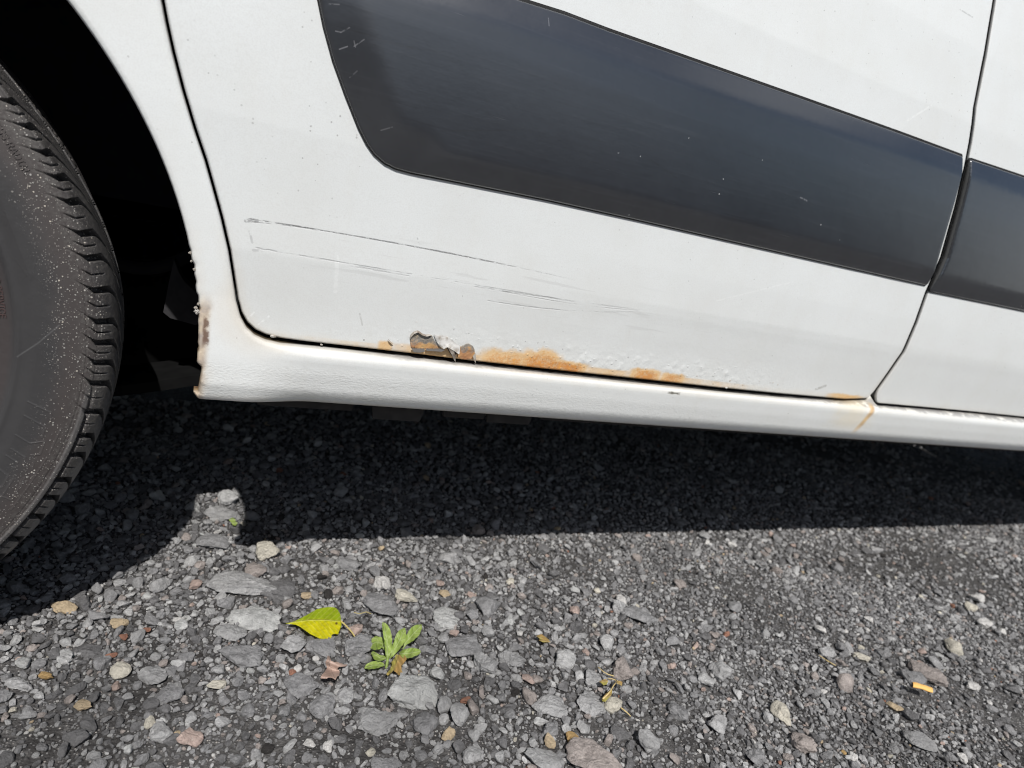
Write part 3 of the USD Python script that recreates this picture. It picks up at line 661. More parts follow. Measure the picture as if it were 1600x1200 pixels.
# ------------------------------------------------------------------ front wheel
def rubber():
    g = Look(); P = g.pos(); x, y, z = g.xyz(P)
    dz = z - 0.30
    r = (x * x + dz * dz).pow(0.5)
    n = g.noise(P, 26.0, 4, 0.6); f = g.noise(P, 420.0, 3, 0.7); patch = g.noise(P, 42.0, 3, 0.6)
    col = g.mix(n, (0.030, 0.029, 0.030), (0.042, 0.041, 0.041))
    brown = g.step(r + (n - 0.5) * 0.02, 0.250, 0.268) * g.step(r, 0.292, 0.276)
    col = g.mix(brown * 0.55, col, (0.052, 0.040, 0.036))
    inn = g.step(r, 0.231, 0.224)
    col = g.mix(inn * 0.5, col, (0.050, 0.038, 0.036))
    film = g.step(r, 0.268, 0.276)
    col = g.mix(film * g.step(f + (n - 0.5) * 0.4, 0.35, 0.7) * 0.8, col, (0.085, 0.080, 0.074))
    # sandy dust and grit stuck on the outer half of the sidewall
    band = g.step(r + (patch - 0.5) * 0.030, 0.246, 0.266) * g.step(r, 0.293, 0.284) * g.step(z, 0.02, 0.12, 0.25, 1.0)
    vs = g.voro(P, 560.0); vc = g.voro(P, 560.0, "color"); cr, cg, cb = g.xyz(vc); sh = g.noise(P, 1500.0, 2)
    sp = g.step(vs - cg * 0.36 + (sh - 0.5) * 0.5, 0.12, 0.0) * g.step(cr + g.step(patch, 0.40, 0.60) * 0.36, 0.78, 0.86) * band
    vs2 = g.voro(P, 900.0); vc2 = g.voro(P, 900.0, "color"); c2r, c2g, c2b = g.xyz(vc2)
    sp2 = g.step(vs2, 0.5, 0.3) * g.step(c2r, 0.86, 0.92) * band
    col = g.mix(sp2 * 0.6, col, (0.27, 0.25, 0.23))
    col = g.mix(sp * 0.85, col, g.ramp(cb, [(0.0, (0.22, 0.21, 0.19)), (0.5, (0.38, 0.37, 0.35)), (1.0, (0.52, 0.47, 0.40))]))
    mark = g.attr("mark")
    col = g.mix(mark * 0.28, col, (0.16, 0.16, 0.16))
    txt = g.attr("lettering")
    col = g.mix(txt * 0.6, col, (0.095, 0.050, 0.045))
    h = f * 0.00010 + sp * 0.0005 + sp2 * 0.0002
    return g.make("tyre_rubber", g.bsdf(base_color=col, roughness=g.math("add", 0.46, brown * 0.25) + sp * 0.3, specular_ior_level=0.5, normal=g.bump(h, 1.0)))
look_rubber = rubber()
look_rim = dark_look("wheel_silver", (0.38, 0.38, 0.39), 0.4, 0.15, 30.0)

STEER = math.radians(1.6)
def turned(v):                                                  # the front wheel is steered a little to the left
    v = np.asarray(v, float); dx, dy = v[:, 0] - 0.27, v[:, 1] - 0.020
    return np.c_[0.27 + dx * math.cos(STEER) - dy * math.sin(STEER), 0.020 + dx * math.sin(STEER) + dy * math.cos(STEER), v[:, 2]]
WHEEL = thing("wheel", (0.0, 0.11, 0.30), parent=VAN)
prof = np.array([(0.196, 0.050), (0.200, 0.036), (0.207, 0.026), (0.216, 0.0215), (0.2245, 0.0195), (0.2285, 0.0180), (0.2305, 0.0158), (0.2325, 0.0150), (0.2350, 0.0152), (0.2450, 0.0138), (0.2560, 0.0138), (0.2660, 0.0148),
                 (0.2740, 0.0165), (0.2800, 0.0188), (0.2840, 0.0212), (0.2882, 0.0258), (0.2917, 0.0325), (0.2943, 0.0410), (0.2955, 0.0520), (0.2957, 0.0660), (0.2945, 0.084), (0.2915, 0.105), (0.2870, 0.130), (0.2825, 0.152), (0.2780, 0.172), (0.2730, 0.188), (0.264, 0.199), (0.250, 0.203), (0.230, 0.201), (0.205, 0.188), (0.196, 0.165)])
al = np.r_[0, np.cumsum(np.hypot(*np.diff(prof, axis=0).T))]
from scipy.interpolate import PchipInterpolator
pr, py = PchipInterpolator(al, prof[:, 0]), PchipInterpolator(al, prof[:, 1])
s_sh = float(al[14]); s_end = float(np.interp(0.080, prof[:21, 1], al[:21]))
sg = np.unique(np.r_[np.linspace(0, s_sh - 0.055, 60), np.linspace(s_sh - 0.055, s_end, 190), np.linspace(s_end, al[-1], 50)])
tg = np.unique(np.r_[np.radians(np.linspace(-66, 62, 1250)), np.radians(np.linspace(62, 294, 520))])[:-1]
main_deg = [38.0, 34.4, 30.6, 26.95, 23.3, 18.5, 14.7, 9.6, 4.5, 1.0, -2.4, -6.0, -11.0, -15.4]
a_ = 38.0
seq = np.random.default_rng(2)
while a_ < 288:
    a_ += seq.choice([3.6, 3.9, 4.9, 3.6, 5.0]); main_deg.insert(0, a_)
a_ = -15.4
while a_ > -66:
    a_ -= seq.choice([3.6, 3.9, 4.9]); main_deg.append(a_)
main = np.radians(sorted(main_deg)); mid = (main[1:] + main[:-1]) / 2
TH, SG = np.meshgrid(tg, sg, indexing="ij")
RR, YY = pr(SG), py(SG)
u = (SG - s_sh) * 1000                                         # mm from the shoulder edge, towards the crown positive
def shape_c(u):                                                # course of a slot: mm clockwise of its centre
    return np.where(u < -1, 0.75 * (u + 1), np.where(u < 12, 0.06 * u, 0.7 + 0.06 * 12 - 0.7 + (u - 12) * 0.9 + 0.030 * (u - 12) ** 2))
cut = np.zeros_like(u)
act = (u > -17) & (u < 120) & (YY < 0.19)
def groove(centres, width, depth, lo, hi):
    q = TH + shape_c(u) / 1000 / RR                             # straighten the slot
    i = np.clip(np.searchsorted(centres, q), 1, len(centres) - 1)
    dq = np.minimum(np.abs(q - centres[i]), np.abs(q - centres[i - 1])) * RR * 1000
    w = width(u); dp = depth(u)
    k = np.clip((w / 2 - dq) / 0.45 + 0.5, 0, 1) * dp
    return np.where((u > lo) & (u < hi), k, 0)
cut = np.maximum(cut, groove(main, lambda u: np.interp(u, [-15, -6, -3, 0, 13, 16, 30], [0.7, 1.4, 2.6, 4.9, 5.2, 3.4, 2.2]), lambda u: np.interp(u, [-15, -8, -4, 0, 40, 44], [0.0, 1.2, 2.6, 7.0, 7.0, 7.0]), -15, 100))
cut = np.maximum(cut, groove(mid, lambda u: np.interp(u, [-9, 0, 8], [0.7, 1.0, 0.8]), lambda u: np.interp(u, [-9, -2, 8, 10], [0.2, 2.4, 2.4, 0.0]), -9, 10))
LOWM = sstep(math.radians(-4), math.radians(-16), TH) * (TH < math.radians(20))
cut = cut * np.where(u < -0.5, 1 - LOWM, 1)
cut = np.maximum(cut, np.where(np.abs(u - 46) < 4.5, 6.5 * np.clip((4.5 - np.abs(u - 46)) / 0.6, 0, 1), 0))
cut = np.maximum(cut, np.where(np.abs(u - 74) < 4.5, 6.5 * np.clip((4.5 - np.abs(u - 74)) / 0.6, 0, 1), 0))
low = sstep(math.radians(-2), math.radians(-16), TH) * (TH < math.radians(20))
cut = np.maximum(cut, 3.2 * np.clip((1.5 - np.abs(u - 0.6)) / 0.5, 0, 1) * low + 0.25 * np.clip((0.8 - np.abs(u + 1.0)) / 0.5, 0, 1))
cut = np.maximum(cut, 0.35 * np.clip((0.7 - np.abs(u + 8.5)) / 0.4, 0, 1))
rise = 1.1 * np.clip((2.6 - np.abs(u + 3.6)) / 1.2, 0, 1) * low
# raised outlines of worn, unreadable mouldings on the lower sidewall, drawn as radius and angle
lx, ly = TH, RR
def ridge(px, h=0.28, w=0.45):
    P = on_side(px, None, -0.0145)
    rad, an = np.hypot(P[:, 0], P[:, 2] - 0.30), np.arctan2(P[:, 2] - 0.30, P[:, 0])
    sel = (TH > an.min() - 0.05) & (TH < an.max() + 0.05) & (RR > rad.min() - 0.004) & (RR < rad.max() + 0.004) & (YY < 0.03)
    X, Z = RR[sel] * np.cos(TH[sel]), RR[sel] * np.sin(TH[sel])
    ls = LineString(np.c_[rad * np.cos(an), rad * np.sin(an)])
    d = shapely.distance(ls, shapely.points(np.c_[X, Z])) * 1000
    rise[sel] = np.maximum(rise[sel], h * np.clip((w - d) / 0.5 + 0.5, 0, 1))
def z3(pts): return [(a / 6.0, 600 + b / 6.0) for a, b in pts]
for q in ([(262, 160), (470, 262), (480, 330)], [(228, 288), (420, 395), (395, 500)], [(150, 470), (280, 550), (415, 535), (375, 660), (295, 660), (320, 720), (300, 800)], [(105, 597), (235, 680), (225, 750)],
          [(60, 660), (170, 730)], [(0, 790), (80, 855), (20, 960)], [(125, 880), (20, 1045), (60, 1060)], [(235, 870), (110, 1085), (60, 1060)], [(430, 700), (250, 980), (100, 1180)], [(570, 420), (460, 650)]):
    ridge(z3(q))
for q in ([(8, 330), (48, 432), (48, 400)], [(58, 400), (48, 437), (24, 404)]):
    ridge(q, 0.10, 0.4)
mark = np.zeros_like(u)
def markline(px, w=0.6):
    global rise
    keep = rise.copy(); rise[:] = 0; ridge(px, 1.0, w); m_ = rise.copy(); rise[:] = keep
    return m_
mark = np.maximum(markline([(27, 557), (60, 535), (92, 508)], 0.5), 0.8 * np.clip((rise - 0.1) * 2, 0, 1))
# the narrow lettering pressed into the sidewall
def lettering(text, r0, deg0, height, inward=True):
    """Letters running clockwise along radius r0, from angle deg0; returns their mesh on the sidewall."""
    tm = meshkit.text_mesh(text, height, 0.0009)
    tm = tm.subdivide_to_size(0.004)
    v = np.array(tm.vertices)
    rad = r0 + (v[:, 1] if inward else -v[:, 1]); an = math.radians(deg0) - v[:, 0] / r0
    yy = np.interp(rad, prof[:14, 0], prof[:14, 1])
    out = np.c_[rad * np.cos(an), yy + 0.0003 - v[:, 2], 0.30 + rad * np.sin(an)]
    return out, np.array(tm.faces)
nrm_r = np.gradient(RR, axis=1); nrm_y = np.gradient(YY, axis=1); ln_ = np.hypot(nrm_r, nrm_y)
nr, ny = -nrm_y / ln_, nrm_r / ln_                              # outward normal in the (r, y) half plane
flipn = np.where(nr * (RR - 0.25) + ny * (YY - 0.11) < 0, -1, 1)
nr, ny = nr * flipn, ny * flipn
disp = (rise - cut) / 1000
scal = 0.00025 * (meshkit.fbm(np.stack([RR * np.cos(TH) * 160, RR * np.sin(TH) * 160, YY * 160], -1), 3, 3) - 0.5)
R2 = RR + nr * (disp + scal); Y2 = YY + ny * (disp + scal)
# the tyre bulges and flattens where it carries the van
flat = 0.0022 * np.exp(-((TH + math.pi / 2) / 0.22) ** 2) + 0.0022 * np.exp(-((TH - 1.5 * math.pi) / 0.22) ** 2)
R2 = R2 - (0.0105 * sstep(math.radians(4), math.radians(40), TH) * sstep(math.radians(150), math.radians(100), TH) - 0.0030) * sstep(0.2835, 0.2940, RR)
R2 = R2 - flat * sstep(0.25, 0.30, RR)
V = turned(np.stack([R2 * np.cos(TH), Y2, 0.30 + R2 * np.sin(TH)], -1).reshape(-1, 3))
F = grid_faces(len(tg), len(sg), wrap=True)
tri = np.vstack([F[:, [0, 2, 1]], F[:, [0, 3, 2]]])
put(WHEEL, "tyre", (V, tri), look_rubber, attrs={"mark": mark.ravel(), "lettering": np.zeros(mark.size)})
for txt, r0, dg, hh in (("WARNING", 0.2185, 22.5, 0.0062), ("SERVICE", 0.2205, 11.2, 0.0042), ("SAFETY", 0.2125, 11.5, 0.0036), ("TUBELESS RADIAL", 0.2655, 40.5, 0.0045)):
    lv, lf = lettering(txt, r0, dg, hh)
    put(WHEEL, "lettering", (turned(lv), lf), look_rubber, smooth=False, attrs={"mark": np.zeros(len(lv)), "lettering": np.full(len(lv), 0.9 if r0 < 0.23 else 0.0)})
def lathe(profile, n=96):
    p = np.asarray(profile, float); t = np.linspace(0, 2 * np.pi, n, endpoint=False)
    v = np.stack([p[None, :, 0] * np.cos(t)[:, None], np.repeat(p[None, :, 1], n, 0), 0.30 + p[None, :, 0] * np.sin(t)[:, None]], -1).reshape(-1, 3)
    q = grid_faces(n, len(p), wrap=True)
    return turned(v), np.vstack([q[:, [0, 2, 1]], q[:, [0, 3, 2]]])
put(WHEEL, "rim", lathe([(0.197, 0.042), (0.201, 0.034), (0.198, 0.030), (0.191, 0.034), (0.186, 0.052), (0.176, 0.064), (0.150, 0.062), (0.120, 0.046), (0.085, 0.044), (0.060, 0.058), (0.034, 0.058), (0.034, 0.048), (0.004, 0.044)]), look_rim)
put(WHEEL, "rim_well", lathe([(0.197, 0.172), (0.190, 0.165), (0.180, 0.14), (0.170, 0.10), (0.186, 0.052)]), look_under)
put(WHEEL, "brake_disc", lathe([(0.004, 0.090), (0.13, 0.092), (0.135, 0.098), (0.13, 0.112), (0.004, 0.114)], 64), look_metal)
for k in range(5):
    a = k * 2 * np.pi / 5 + 0.3
    put(WHEEL, "wheel_bolt", tube(turned([(0.052 * math.cos(a), 0.060, 0.30 + 0.052 * math.sin(a)), (0.052 * math.cos(a), 0.044, 0.30 + 0.052 * math.sin(a))]), 0.009, 6), look_metal, smooth=False)
# the other wheels repeat this one
for loc, turn in (((2.85, 0.11, 0.30), False), ((0.0, 1.57, 0.30), True), ((2.85, 1.57, 0.30), True)):
    x = UsdGeom.Xform.Define(stage, numbered(VAN, "wheel"))
    x.GetPrim().GetReferences().AddInternalReference(WHEEL)
    x.GetPrim().SetInstanceable(True)
    xf = UsdGeom.Xformable(x); xf.ClearXformOpOrder()
    M = Gf.Matrix4d(1.0)
    if turn: M.SetRotate(Gf.Rotation(Gf.Vec3d(0, 0, 1), 180))
    M.SetTranslateOnly(Gf.Vec3d(*[float(q) for q in np.array(loc) - ORIGIN[VAN]]))
    x.AddTransformOp().Set(M)

# ------------------------------------------------------------------ rest of the body, out of the picture above and beyond the side seen
def loft(sections):
    n = len(sections[0]); v = np.vstack(sections); f = grid_faces(len(sections), n)
    cap = lambda o, rev: np.array([[o, o + i, o + i + 1][:: -1 if rev else 1] for i in range(1, n - 1)])
    return v, np.vstack([f[:, [0, 1, 2]], f[:, [0, 2, 3]], cap(0, False), cap(len(v) - n, True)])
up = Polygon([(-0.72, 0.78), (-0.55, 0.88), (0.10, 0.985), (0.62, 1.55), (0.95, 1.74), (3.29, 1.74), (3.42, 1.60), (3.48, 0.96), (3.48, 0.40), (3.24, 0.40), (3.20, 0.955), (0.2, 0.955)])
put(VAN, "upper_body", extrude_xz(up.buffer(-0.02).buffer(0.02), 0.022, 1.66), look_rear, smooth=30)
put(VAN, "far_side", extrude_xz(Polygon([(-0.70, 0.30), (-0.74, 0.45), (-0.70, 0.80), (0.1, 0.97), (3.44, 0.97), (3.44, 0.30), (3.21, 0.30), (3.21, 0.66), (2.49, 0.66), (2.49, 0.27), (0.36, 0.27), (0.36, 0.66), (-0.36, 0.66), (-0.36, 0.30)]), 1.64, 1.68), look_rear, smooth=30)
put(VAN, "front_bumper", rbox((-0.66, 0.84, 0.42), (0.22, 1.60, 0.34), 0.07), look_plastic, smooth=30)
put(VAN, "rear_quarter", extrude_xz(Polygon([(2.465, 0.27), (2.50, 0.27), *[(2.85 + 0.356 * math.cos(t), 0.30 + 0.356 * math.sin(t)) for t in np.radians(np.linspace(178, 2, 60))], (3.22, 0.27), (3.46, 0.34), (3.46, 0.953), (2.465, 0.953)]), 0.0, 0.03), look_rear, smooth=30)
put(VAN, "side_window", extrude_xz(Polygon([(0.42, 1.06), (0.78, 1.46), (1.12, 1.50), (1.14, 1.06)]).buffer(-0.02).buffer(0.02), 0.016, 0.021), look_plastic, smooth=False)

# ------------------------------------------------------------------ across the road, behind the photographer: what the black mouldings mirror
def facade_look(name, c):
    g = Look(); P = g.pos(); n = g.noise(P, 0.6, 4); f = g.noise(P, 30.0, 3)
    return g.make(name, g.bsdf(base_color=g.mix(f * 0.3, g.mix(n, tuple(0.8 * a for a in c), c), tuple(0.6 * a for a in c)), roughness=0.85))
look_brick, look_glass, look_pole = facade_look("brick_wall", (0.20, 0.12, 0.09)), dark_look("window_dark", (0.02, 0.022, 0.025), 0.15), dark_look("pole_grey", (0.10, 0.10, 0.10), 0.5)
HOUSE = thing("building", (3.0, -15.0, 0.0), "long low brown brick building on the far side of the road, behind the viewer", "building")
put(HOUSE, "wall", rbox((3.0, -19.0, 1.25), (44.0, 8.0, 2.5), 0.02), look_brick, smooth=False)
put(HOUSE, "roof", rbox((3.0, -19.0, 2.63), (44.6, 8.6, 0.25), 0.05), look_pole, smooth=False)
for i in range(12):
    for zz in (1.35,):
        put(HOUSE, "window", rbox((-15.0 + 3.4 * i, -14.99, zz), (1.4, 0.06, 1.1), 0.01), look_glass, smooth=False)
POLE = thing("lamp_post", (5.4, -6.0, 0.0), "thin grey lamp post on the far kerb, behind the viewer", "street lamp")
put(POLE, "post", tube([(5.4, -6.0, 0.0), (5.4, -6.0, 3.0), (5.4, -6.0, 6.5)], np.array([0.09, 0.075, 0.05]), 12), look_pole)
put(POLE, "lamp_head", rbox((5.4, -5.75, 6.55), (0.2, 0.6, 0.1), 0.03), look_pole, smooth=30)

# ------------------------------------------------------------------ the ground: broken, weathered asphalt
def H(x, y):
    p = np.stack([x, y, np.zeros_like(x)], -1)
    return 0.007 * (meshkit.fbm(p * 6.5, 2, 1) - 0.5) + 0.0042 * (meshkit.fbm(p * 42, 3, 2) - 0.5) + 0.0016 * (meshkit.noise(p * 300, 3) - 0.5) - 0.002

def axis(lo, hi, h, far):
    core = np.arange(lo, hi, h); a, b, st = [], [], h
    x = lo; 
    while x > -far: st *= 1.22; x -= st; a.append(x)
    st = h; x = core[-1]
    while x < far: st *= 1.22; x += st; b.append(x)
    return np.r_[a[::-1], core, b]
GX, GY = axis(-0.7, 2.3, 0.0048, 150.0), axis(-0.75, 0.72, 0.0048, 150.0)
gx, gy = np.meshgrid(GX, GY, indexing="ij")
gz = H(gx, gy)

def ground_look():
    g = Look(); P = g.pos()
    b = g.noise(P, 7.0, 4); n = g.noise(P, 120.0, 5, 0.7); f = g.noise(P, 700.0, 3, 0.7)
    col = g.mix(g.step(b, 0.35, 0.65), (0.032, 0.030, 0.029), (0.066, 0.063, 0.061))
    col = g.mix(g.step(n, 0.45, 0.75, 0.0, 0.7), col, (0.15, 0.145, 0.14))
    vs = g.voro(P, 420.0); vc = g.voro(P, 420.0, "color"); cr, cg, cb = g.xyz(vc)
    col = g.mix(g.step(vs, 0.45, 0.25) * g.step(cr, 0.60, 0.70) * 0.75, col, g.ramp(cg, [(0.0, (0.17, 0.166, 0.163)), (0.6, (0.33, 0.325, 0.32)), (0.93, (0.40, 0.37, 0.34)), (1.0, (0.58, 0.54, 0.50))]))
    return g.make("asphalt", g.bsdf(base_color=col, roughness=0.85, specular_ior_level=0.3, normal=g.bump(n * 0.004 + f * 0.0010 + vs * -0.0012, 1.0, 1.0)))
GROUND = thing("ground", (1.0, 0.0, 0.0), "cracked, weathered dark grey asphalt breaking up into stones", "asphalt", kind="structure")
put(GROUND, "asphalt", (np.stack([gx, gy, gz], -1).reshape(-1, 3), grid_faces(len(GX), len(GY))), ground_look())

def stone_look(name, c, var=0.30, speck=0.35, rough=0.85):
    g = Look(); P = g.pos()
    n = g.noise(P, 110.0, 5, 0.7); f = g.noise(P, 430.0, 5, 0.80); pit = g.voro(P, 330.0)
    w = g.voro(g.scale(P, (1, 1, 1)), 48.0, "color"); wr, wg, wb = g.xyz(w)
    c = np.array(c)
    col = g.mix(g.step(n, 0.3, 0.7), tuple(c * (1 - var)), tuple(c * (1 + var)))
    col = g.mix(wr * 0.45, col, tuple(c * 0.72)) 
    col = g.mix(g.step(f, 0.54, 0.70) * speck * 1.3, col, tuple(np.minimum(c * 2.1 + 0.03, 0.78)))
    col = g.mix(g.step(f, 0.46, 0.30) * 0.62, col, tuple(c * 0.38))
    patch = g.noise(P, 5.0, 3)
    col = g.mix(g.step(patch, 0.53, 0.66, 0.0, 0.50), col, tuple(c * 0.45))
    return g.make(name, g.bsdf(base_color=col, roughness=rough, specular_ior_level=0.3, normal=g.bump(n * 0.0042 + f * 0.0034 + pit * 0.0009, 1.0, 1.0)))
C_ = {"dark": (0.175, 0.171, 0.171), "slate": (0.285, 0.281, 0.281), "grey": (0.40, 0.395, 0.39), "pale_grey": (0.50, 0.495, 0.485), "brown_grey": (0.37, 0.325, 0.30),
      "pink": (0.45, 0.345, 0.30), "tan": (0.56, 0.44, 0.29), "cream": (0.60, 0.56, 0.47), "white": (0.66, 0.64, 0.61), "red": (0.34, 0.17, 0.115), "ochre": (0.47, 0.31, 0.135), "tar": (0.040, 0.036, 0.034), "silver": (0.50, 0.50, 0.485)}
LOOKS = {k: stone_look("stone_" + k, v, 0.22 if k in ("white", "cream", "tan") else 0.30, 0.15 if k in ("white", "cream", "tan", "ochre", "red") else 0.32) for k, v in C_.items()}

def rock(seed, level=2, flat=0.6, cuts=11, rough=0.13):
    """A broken lump: a ball cut by random planes, pressed flatter, then roughened evenly."""
    r = np.random.default_rng(seed)
    mm = trimesh.creation.icosphere(level, 1.0); d = np.array(mm.vertices)
    nrm = np.vstack([r.normal(size=(cuts, 3)), [r.normal(0, 0.22), r.normal(0, 0.22), 1.0]]); nrm /= np.linalg.norm(nrm, axis=1, keepdims=True)
    h = np.r_[r.uniform(0.46, 0.88, cuts), r.uniform(0.60, 0.80)]
    dots = d @ nrm.T
    rad = np.minimum(np.min(np.where(dots > 0.05, h / np.maximum(dots, 0.05), 9), axis=1), 1.0)
    rad = rad * (1 + rough * (meshkit.fbm(d * 1.7 + seed, 2, seed) - 0.5) * 2.6)
    v = d * rad[:, None] * (1.0, r.uniform(0.74, 1.0), flat)
    v = v + d * (rough * 1.5 * (meshkit.fbm(v * 4.2 + seed, 3, seed + 1) - 0.5))[:, None]
    return v, np.array(mm.faces)
PROTO = [rock(100 + i, 2 if i < 10 else 1, 0.55 + 0.02 * i, 10 + i % 5, 0.085) for i in range(14)]

# which places the photograph, or a step beside it, can see
inner_view = Polygon([(0.0, 0.30), (0.10, -0.05), (0.18, -0.20), (0.60, -0.30), (1.25, -0.42), (1.9, -0.30), (2.6, 0.0), (4.2, 0.5), (4.2, 1.35), (2.2, 1.1), (0.6, 0.80), (0.0, 0.75)]).buffer(0.03)
seen = Polygon([(-0.75, 0.75), (-0.85, -0.40), (-0.55, -0.80), (1.2, -0.95), (2.2, -0.75), (3.2, -0.2), (4.2, 0.45), (4.2, 1.35), (2.2, 1.1), (0.6, 0.80)])
SR = np.random.default_rng(12)
def depth_of(x, y): return (np.stack([x, y, 0 * x], -1) - EYE) @ FWD
big, allxy, allr = [], np.zeros((0, 2)), np.zeros(0)
def add_level(spacing, rlo, rhi, keep, power=1.0, near=9.9, gap=0.92):
    """Stones on a jittered grid, kept clear of the larger ones already laid."""
    global allxy, allr
    x0, y0, x1, y1 = seen.bounds
    X, Y = np.meshgrid(np.arange(x0, x1, spacing), np.arange(y0, y1, spacing * 0.87), indexing="ij")
    X = X + (np.arange(X.shape[1])[None, :] % 2) * spacing / 2
    p = np.c_[X.ravel(), Y.ravel()] + SR.uniform(-0.36, 0.36, (X.size, 2)) * spacing
    r = rlo + (rhi - rlo) * SR.random(len(p)) ** power
    k = shapely.contains_xy(seen, p[:, 0], p[:, 1]) & (depth_of(p[:, 0], p[:, 1]) < near)
    k &= SR.random(len(p)) < (keep(p) if callable(keep) else keep)
    p, r = p[k], r[k]
    if len(allxy):
        d, i = cKDTree(allxy).query(p, k=6)
        ok = np.all(d > (allr[np.minimum(i, len(allr) - 1)] + r[:, None]) * gap * 0.86, axis=1)
        p, r = p[ok], r[ok]
    allxy, allr = np.vstack([allxy, p]), np.r_[allr, r]
    return p, r

# --- single pebbles, leaves and litter keep their place
def ground_pt(px, z=0.004): return on_ground([px], z)[0]
PEB = [  # centre in the photograph, width and height there (px), turn, colour, label
 ((597, 911), 30, 19, "white", "small white pebble straight above the green weed, near the shadow's edge", 0.3),
 ((970, 935), 21, 17, "white", "bright white pebble lying alone on dark asphalt right of the weed", 0.1),
 ((485, 1163), 22, 14, "white", "left one of two small white pebbles lying side by side at the bottom", 0.4),
 ((513, 1168), 18, 20, "white", "right one of two small white pebbles lying side by side at the bottom", -0.4),
 ((1223, 1113), 36, 24, "cream", "large cream lump of stone below and left of the cigarette stub", 0.2),
 ((98, 946), 40, 15, "tan", "long yellowish flat stone at the edge of the tyre's shadow", -0.15),
 ((894, 1154), 25, 22, "ochre", "smooth orange tan pebble between two big flat grey chunks", 0.5),
 ((700, 1146), 24, 28, "tan", "upright oval tan pebble at the bottom, right of the two white pebbles", 0.9),
 ((186, 971), 26, 15, "tan", "light tan stone left of the large pale slab", 0.1),
 ((186, 1043), 38, 20, "cream", "rounded cream stone with rough top in the left foreground", 0.05),
 ((337, 1068), 31, 15, "cream", "slanted oblong cream stone among grey chunks on the left", -0.45),
 ((480, 928), 17, 13, "tan", "small peach pebble above the yellow leaf's stem end", 0.2),
 ((556, 982), 22, 28, "pink", "pinkish stone beside the tip of the leaf stalk", 0.7),
 ((632, 932), 44, 16, "cream", "pale elongated stone with a pink upper side above the weed", 0.15),
 ((400, 963), 84, 34, "silver", "large flat pale grey slab left of the yellow leaf", 0.06),
 ((414, 862), 40, 26, "cream", "pale buff slab stone right at the corner of the sill's shadow", 0.2),
 ((297, 1153), 40, 24, "pink", "pinkish brown chunk at the bottom left", 0.2),
 ((130, 1098), 30, 16, "tan", "dull tan stone at the far left foreground", 0.1),
 ((71, 1052), 25, 10, "ochre", "small rusty orange stone at the left edge", 0.1),
 ((194, 991), 15, 9, "red", "tiny brick red chip left of the pale slab", -0.2),
 ((230, 981), 14, 7, "red", "tiny flat orange red sliver left of the pale slab", 0.1),
 ((971, 1047), 40, 40, "brown_grey", "beige brown stone with a pale corner beside the dry grass", 0.4),
 ((956, 1103), 30, 24, "cream", "wedge shaped stone, pale above and brown below, under the dry grass", 0.5),
 ((899, 956), 19, 17, "pink", "pale tan pebble up and right of the weed", 0.4),
 ((1347, 1025), 28, 10, "cream", "flat cream splinter left of the cigarette stub", 0.1),
 ((1282, 984), 18, 9, "white", "small oblong white pebble above the flat cream splinter", 0.15),
 ((1357, 967), 14, 8, "white", "tiny white pebble in the right middle of the asphalt", 0.05),
 ((1527, 935), 24, 10, "white", "upper of two slanting white pebbles at the right edge", 0.3),
 ((1519, 948), 22, 9, "cream", "lower left of two slanting pale pebbles at the right edge", 0.5),
 ((1540, 975), 25, 8, "white", "thin slanting white pebble near the right edge", 0.4),
 ((1566, 986), 14, 8, "white", "tiny white pebble beside the thin slanting one", 0.1),
 ((1490, 1012), 32, 14, "cream", "broad pale flat pebble up and right of the cigarette stub", 0.5),
 ((1520, 1069), 20, 15, "white", "white shard right of the cigarette stub", 0.9),
 ((1334, 1177), 17, 12, "white", "roundish white pebble beside an orange chip at the bottom right", 0.4),
 ((1505, 1184), 18, 11, "white", "oval white pebble in the bottom right corner area", 0.5),
 ((1320, 1171), 9, 12, "ochre", "tiny orange chip beside a white pebble at the bottom right", 0.9),
 ((1547, 1097), 9, 8, "white", "tiny white pebble below the white shard on the right", 0.2),
 ((285, 974), 20, 20, "silver", "light grey angular stone left of the pale slab's end", 0.4),
 ((728, 1092), 16, 14, "red", "small salmon coloured stone right of the broad grey chunk below the weed", 0.3),
 ((695, 925), 20, 8, "tan", "thin peach sliver on top of a rough light grey stone", 0.05),
 ((812, 989), 12, 10, "white", "small white round pebble left of the dry husk", 0.2),
 ((494, 1028), 12, 12, "white", "tiny round white pebble left of the weed", 0.2),
 ((825, 1062), 22, 12, "pink", "small pale pink flat stone left of the dry grass", 0.2),
 ((305, 912), 20, 14, "pink", "pale pink and white stone by the tyre's shadow", 0.4),
 ((1062, 914), 22, 11, "brown_grey", "dull pinkish pebble on the dark asphalt right of the middle", 0.1),
]
KEEP = []                                                       # circles where the scatter stays away: (x, y, r)
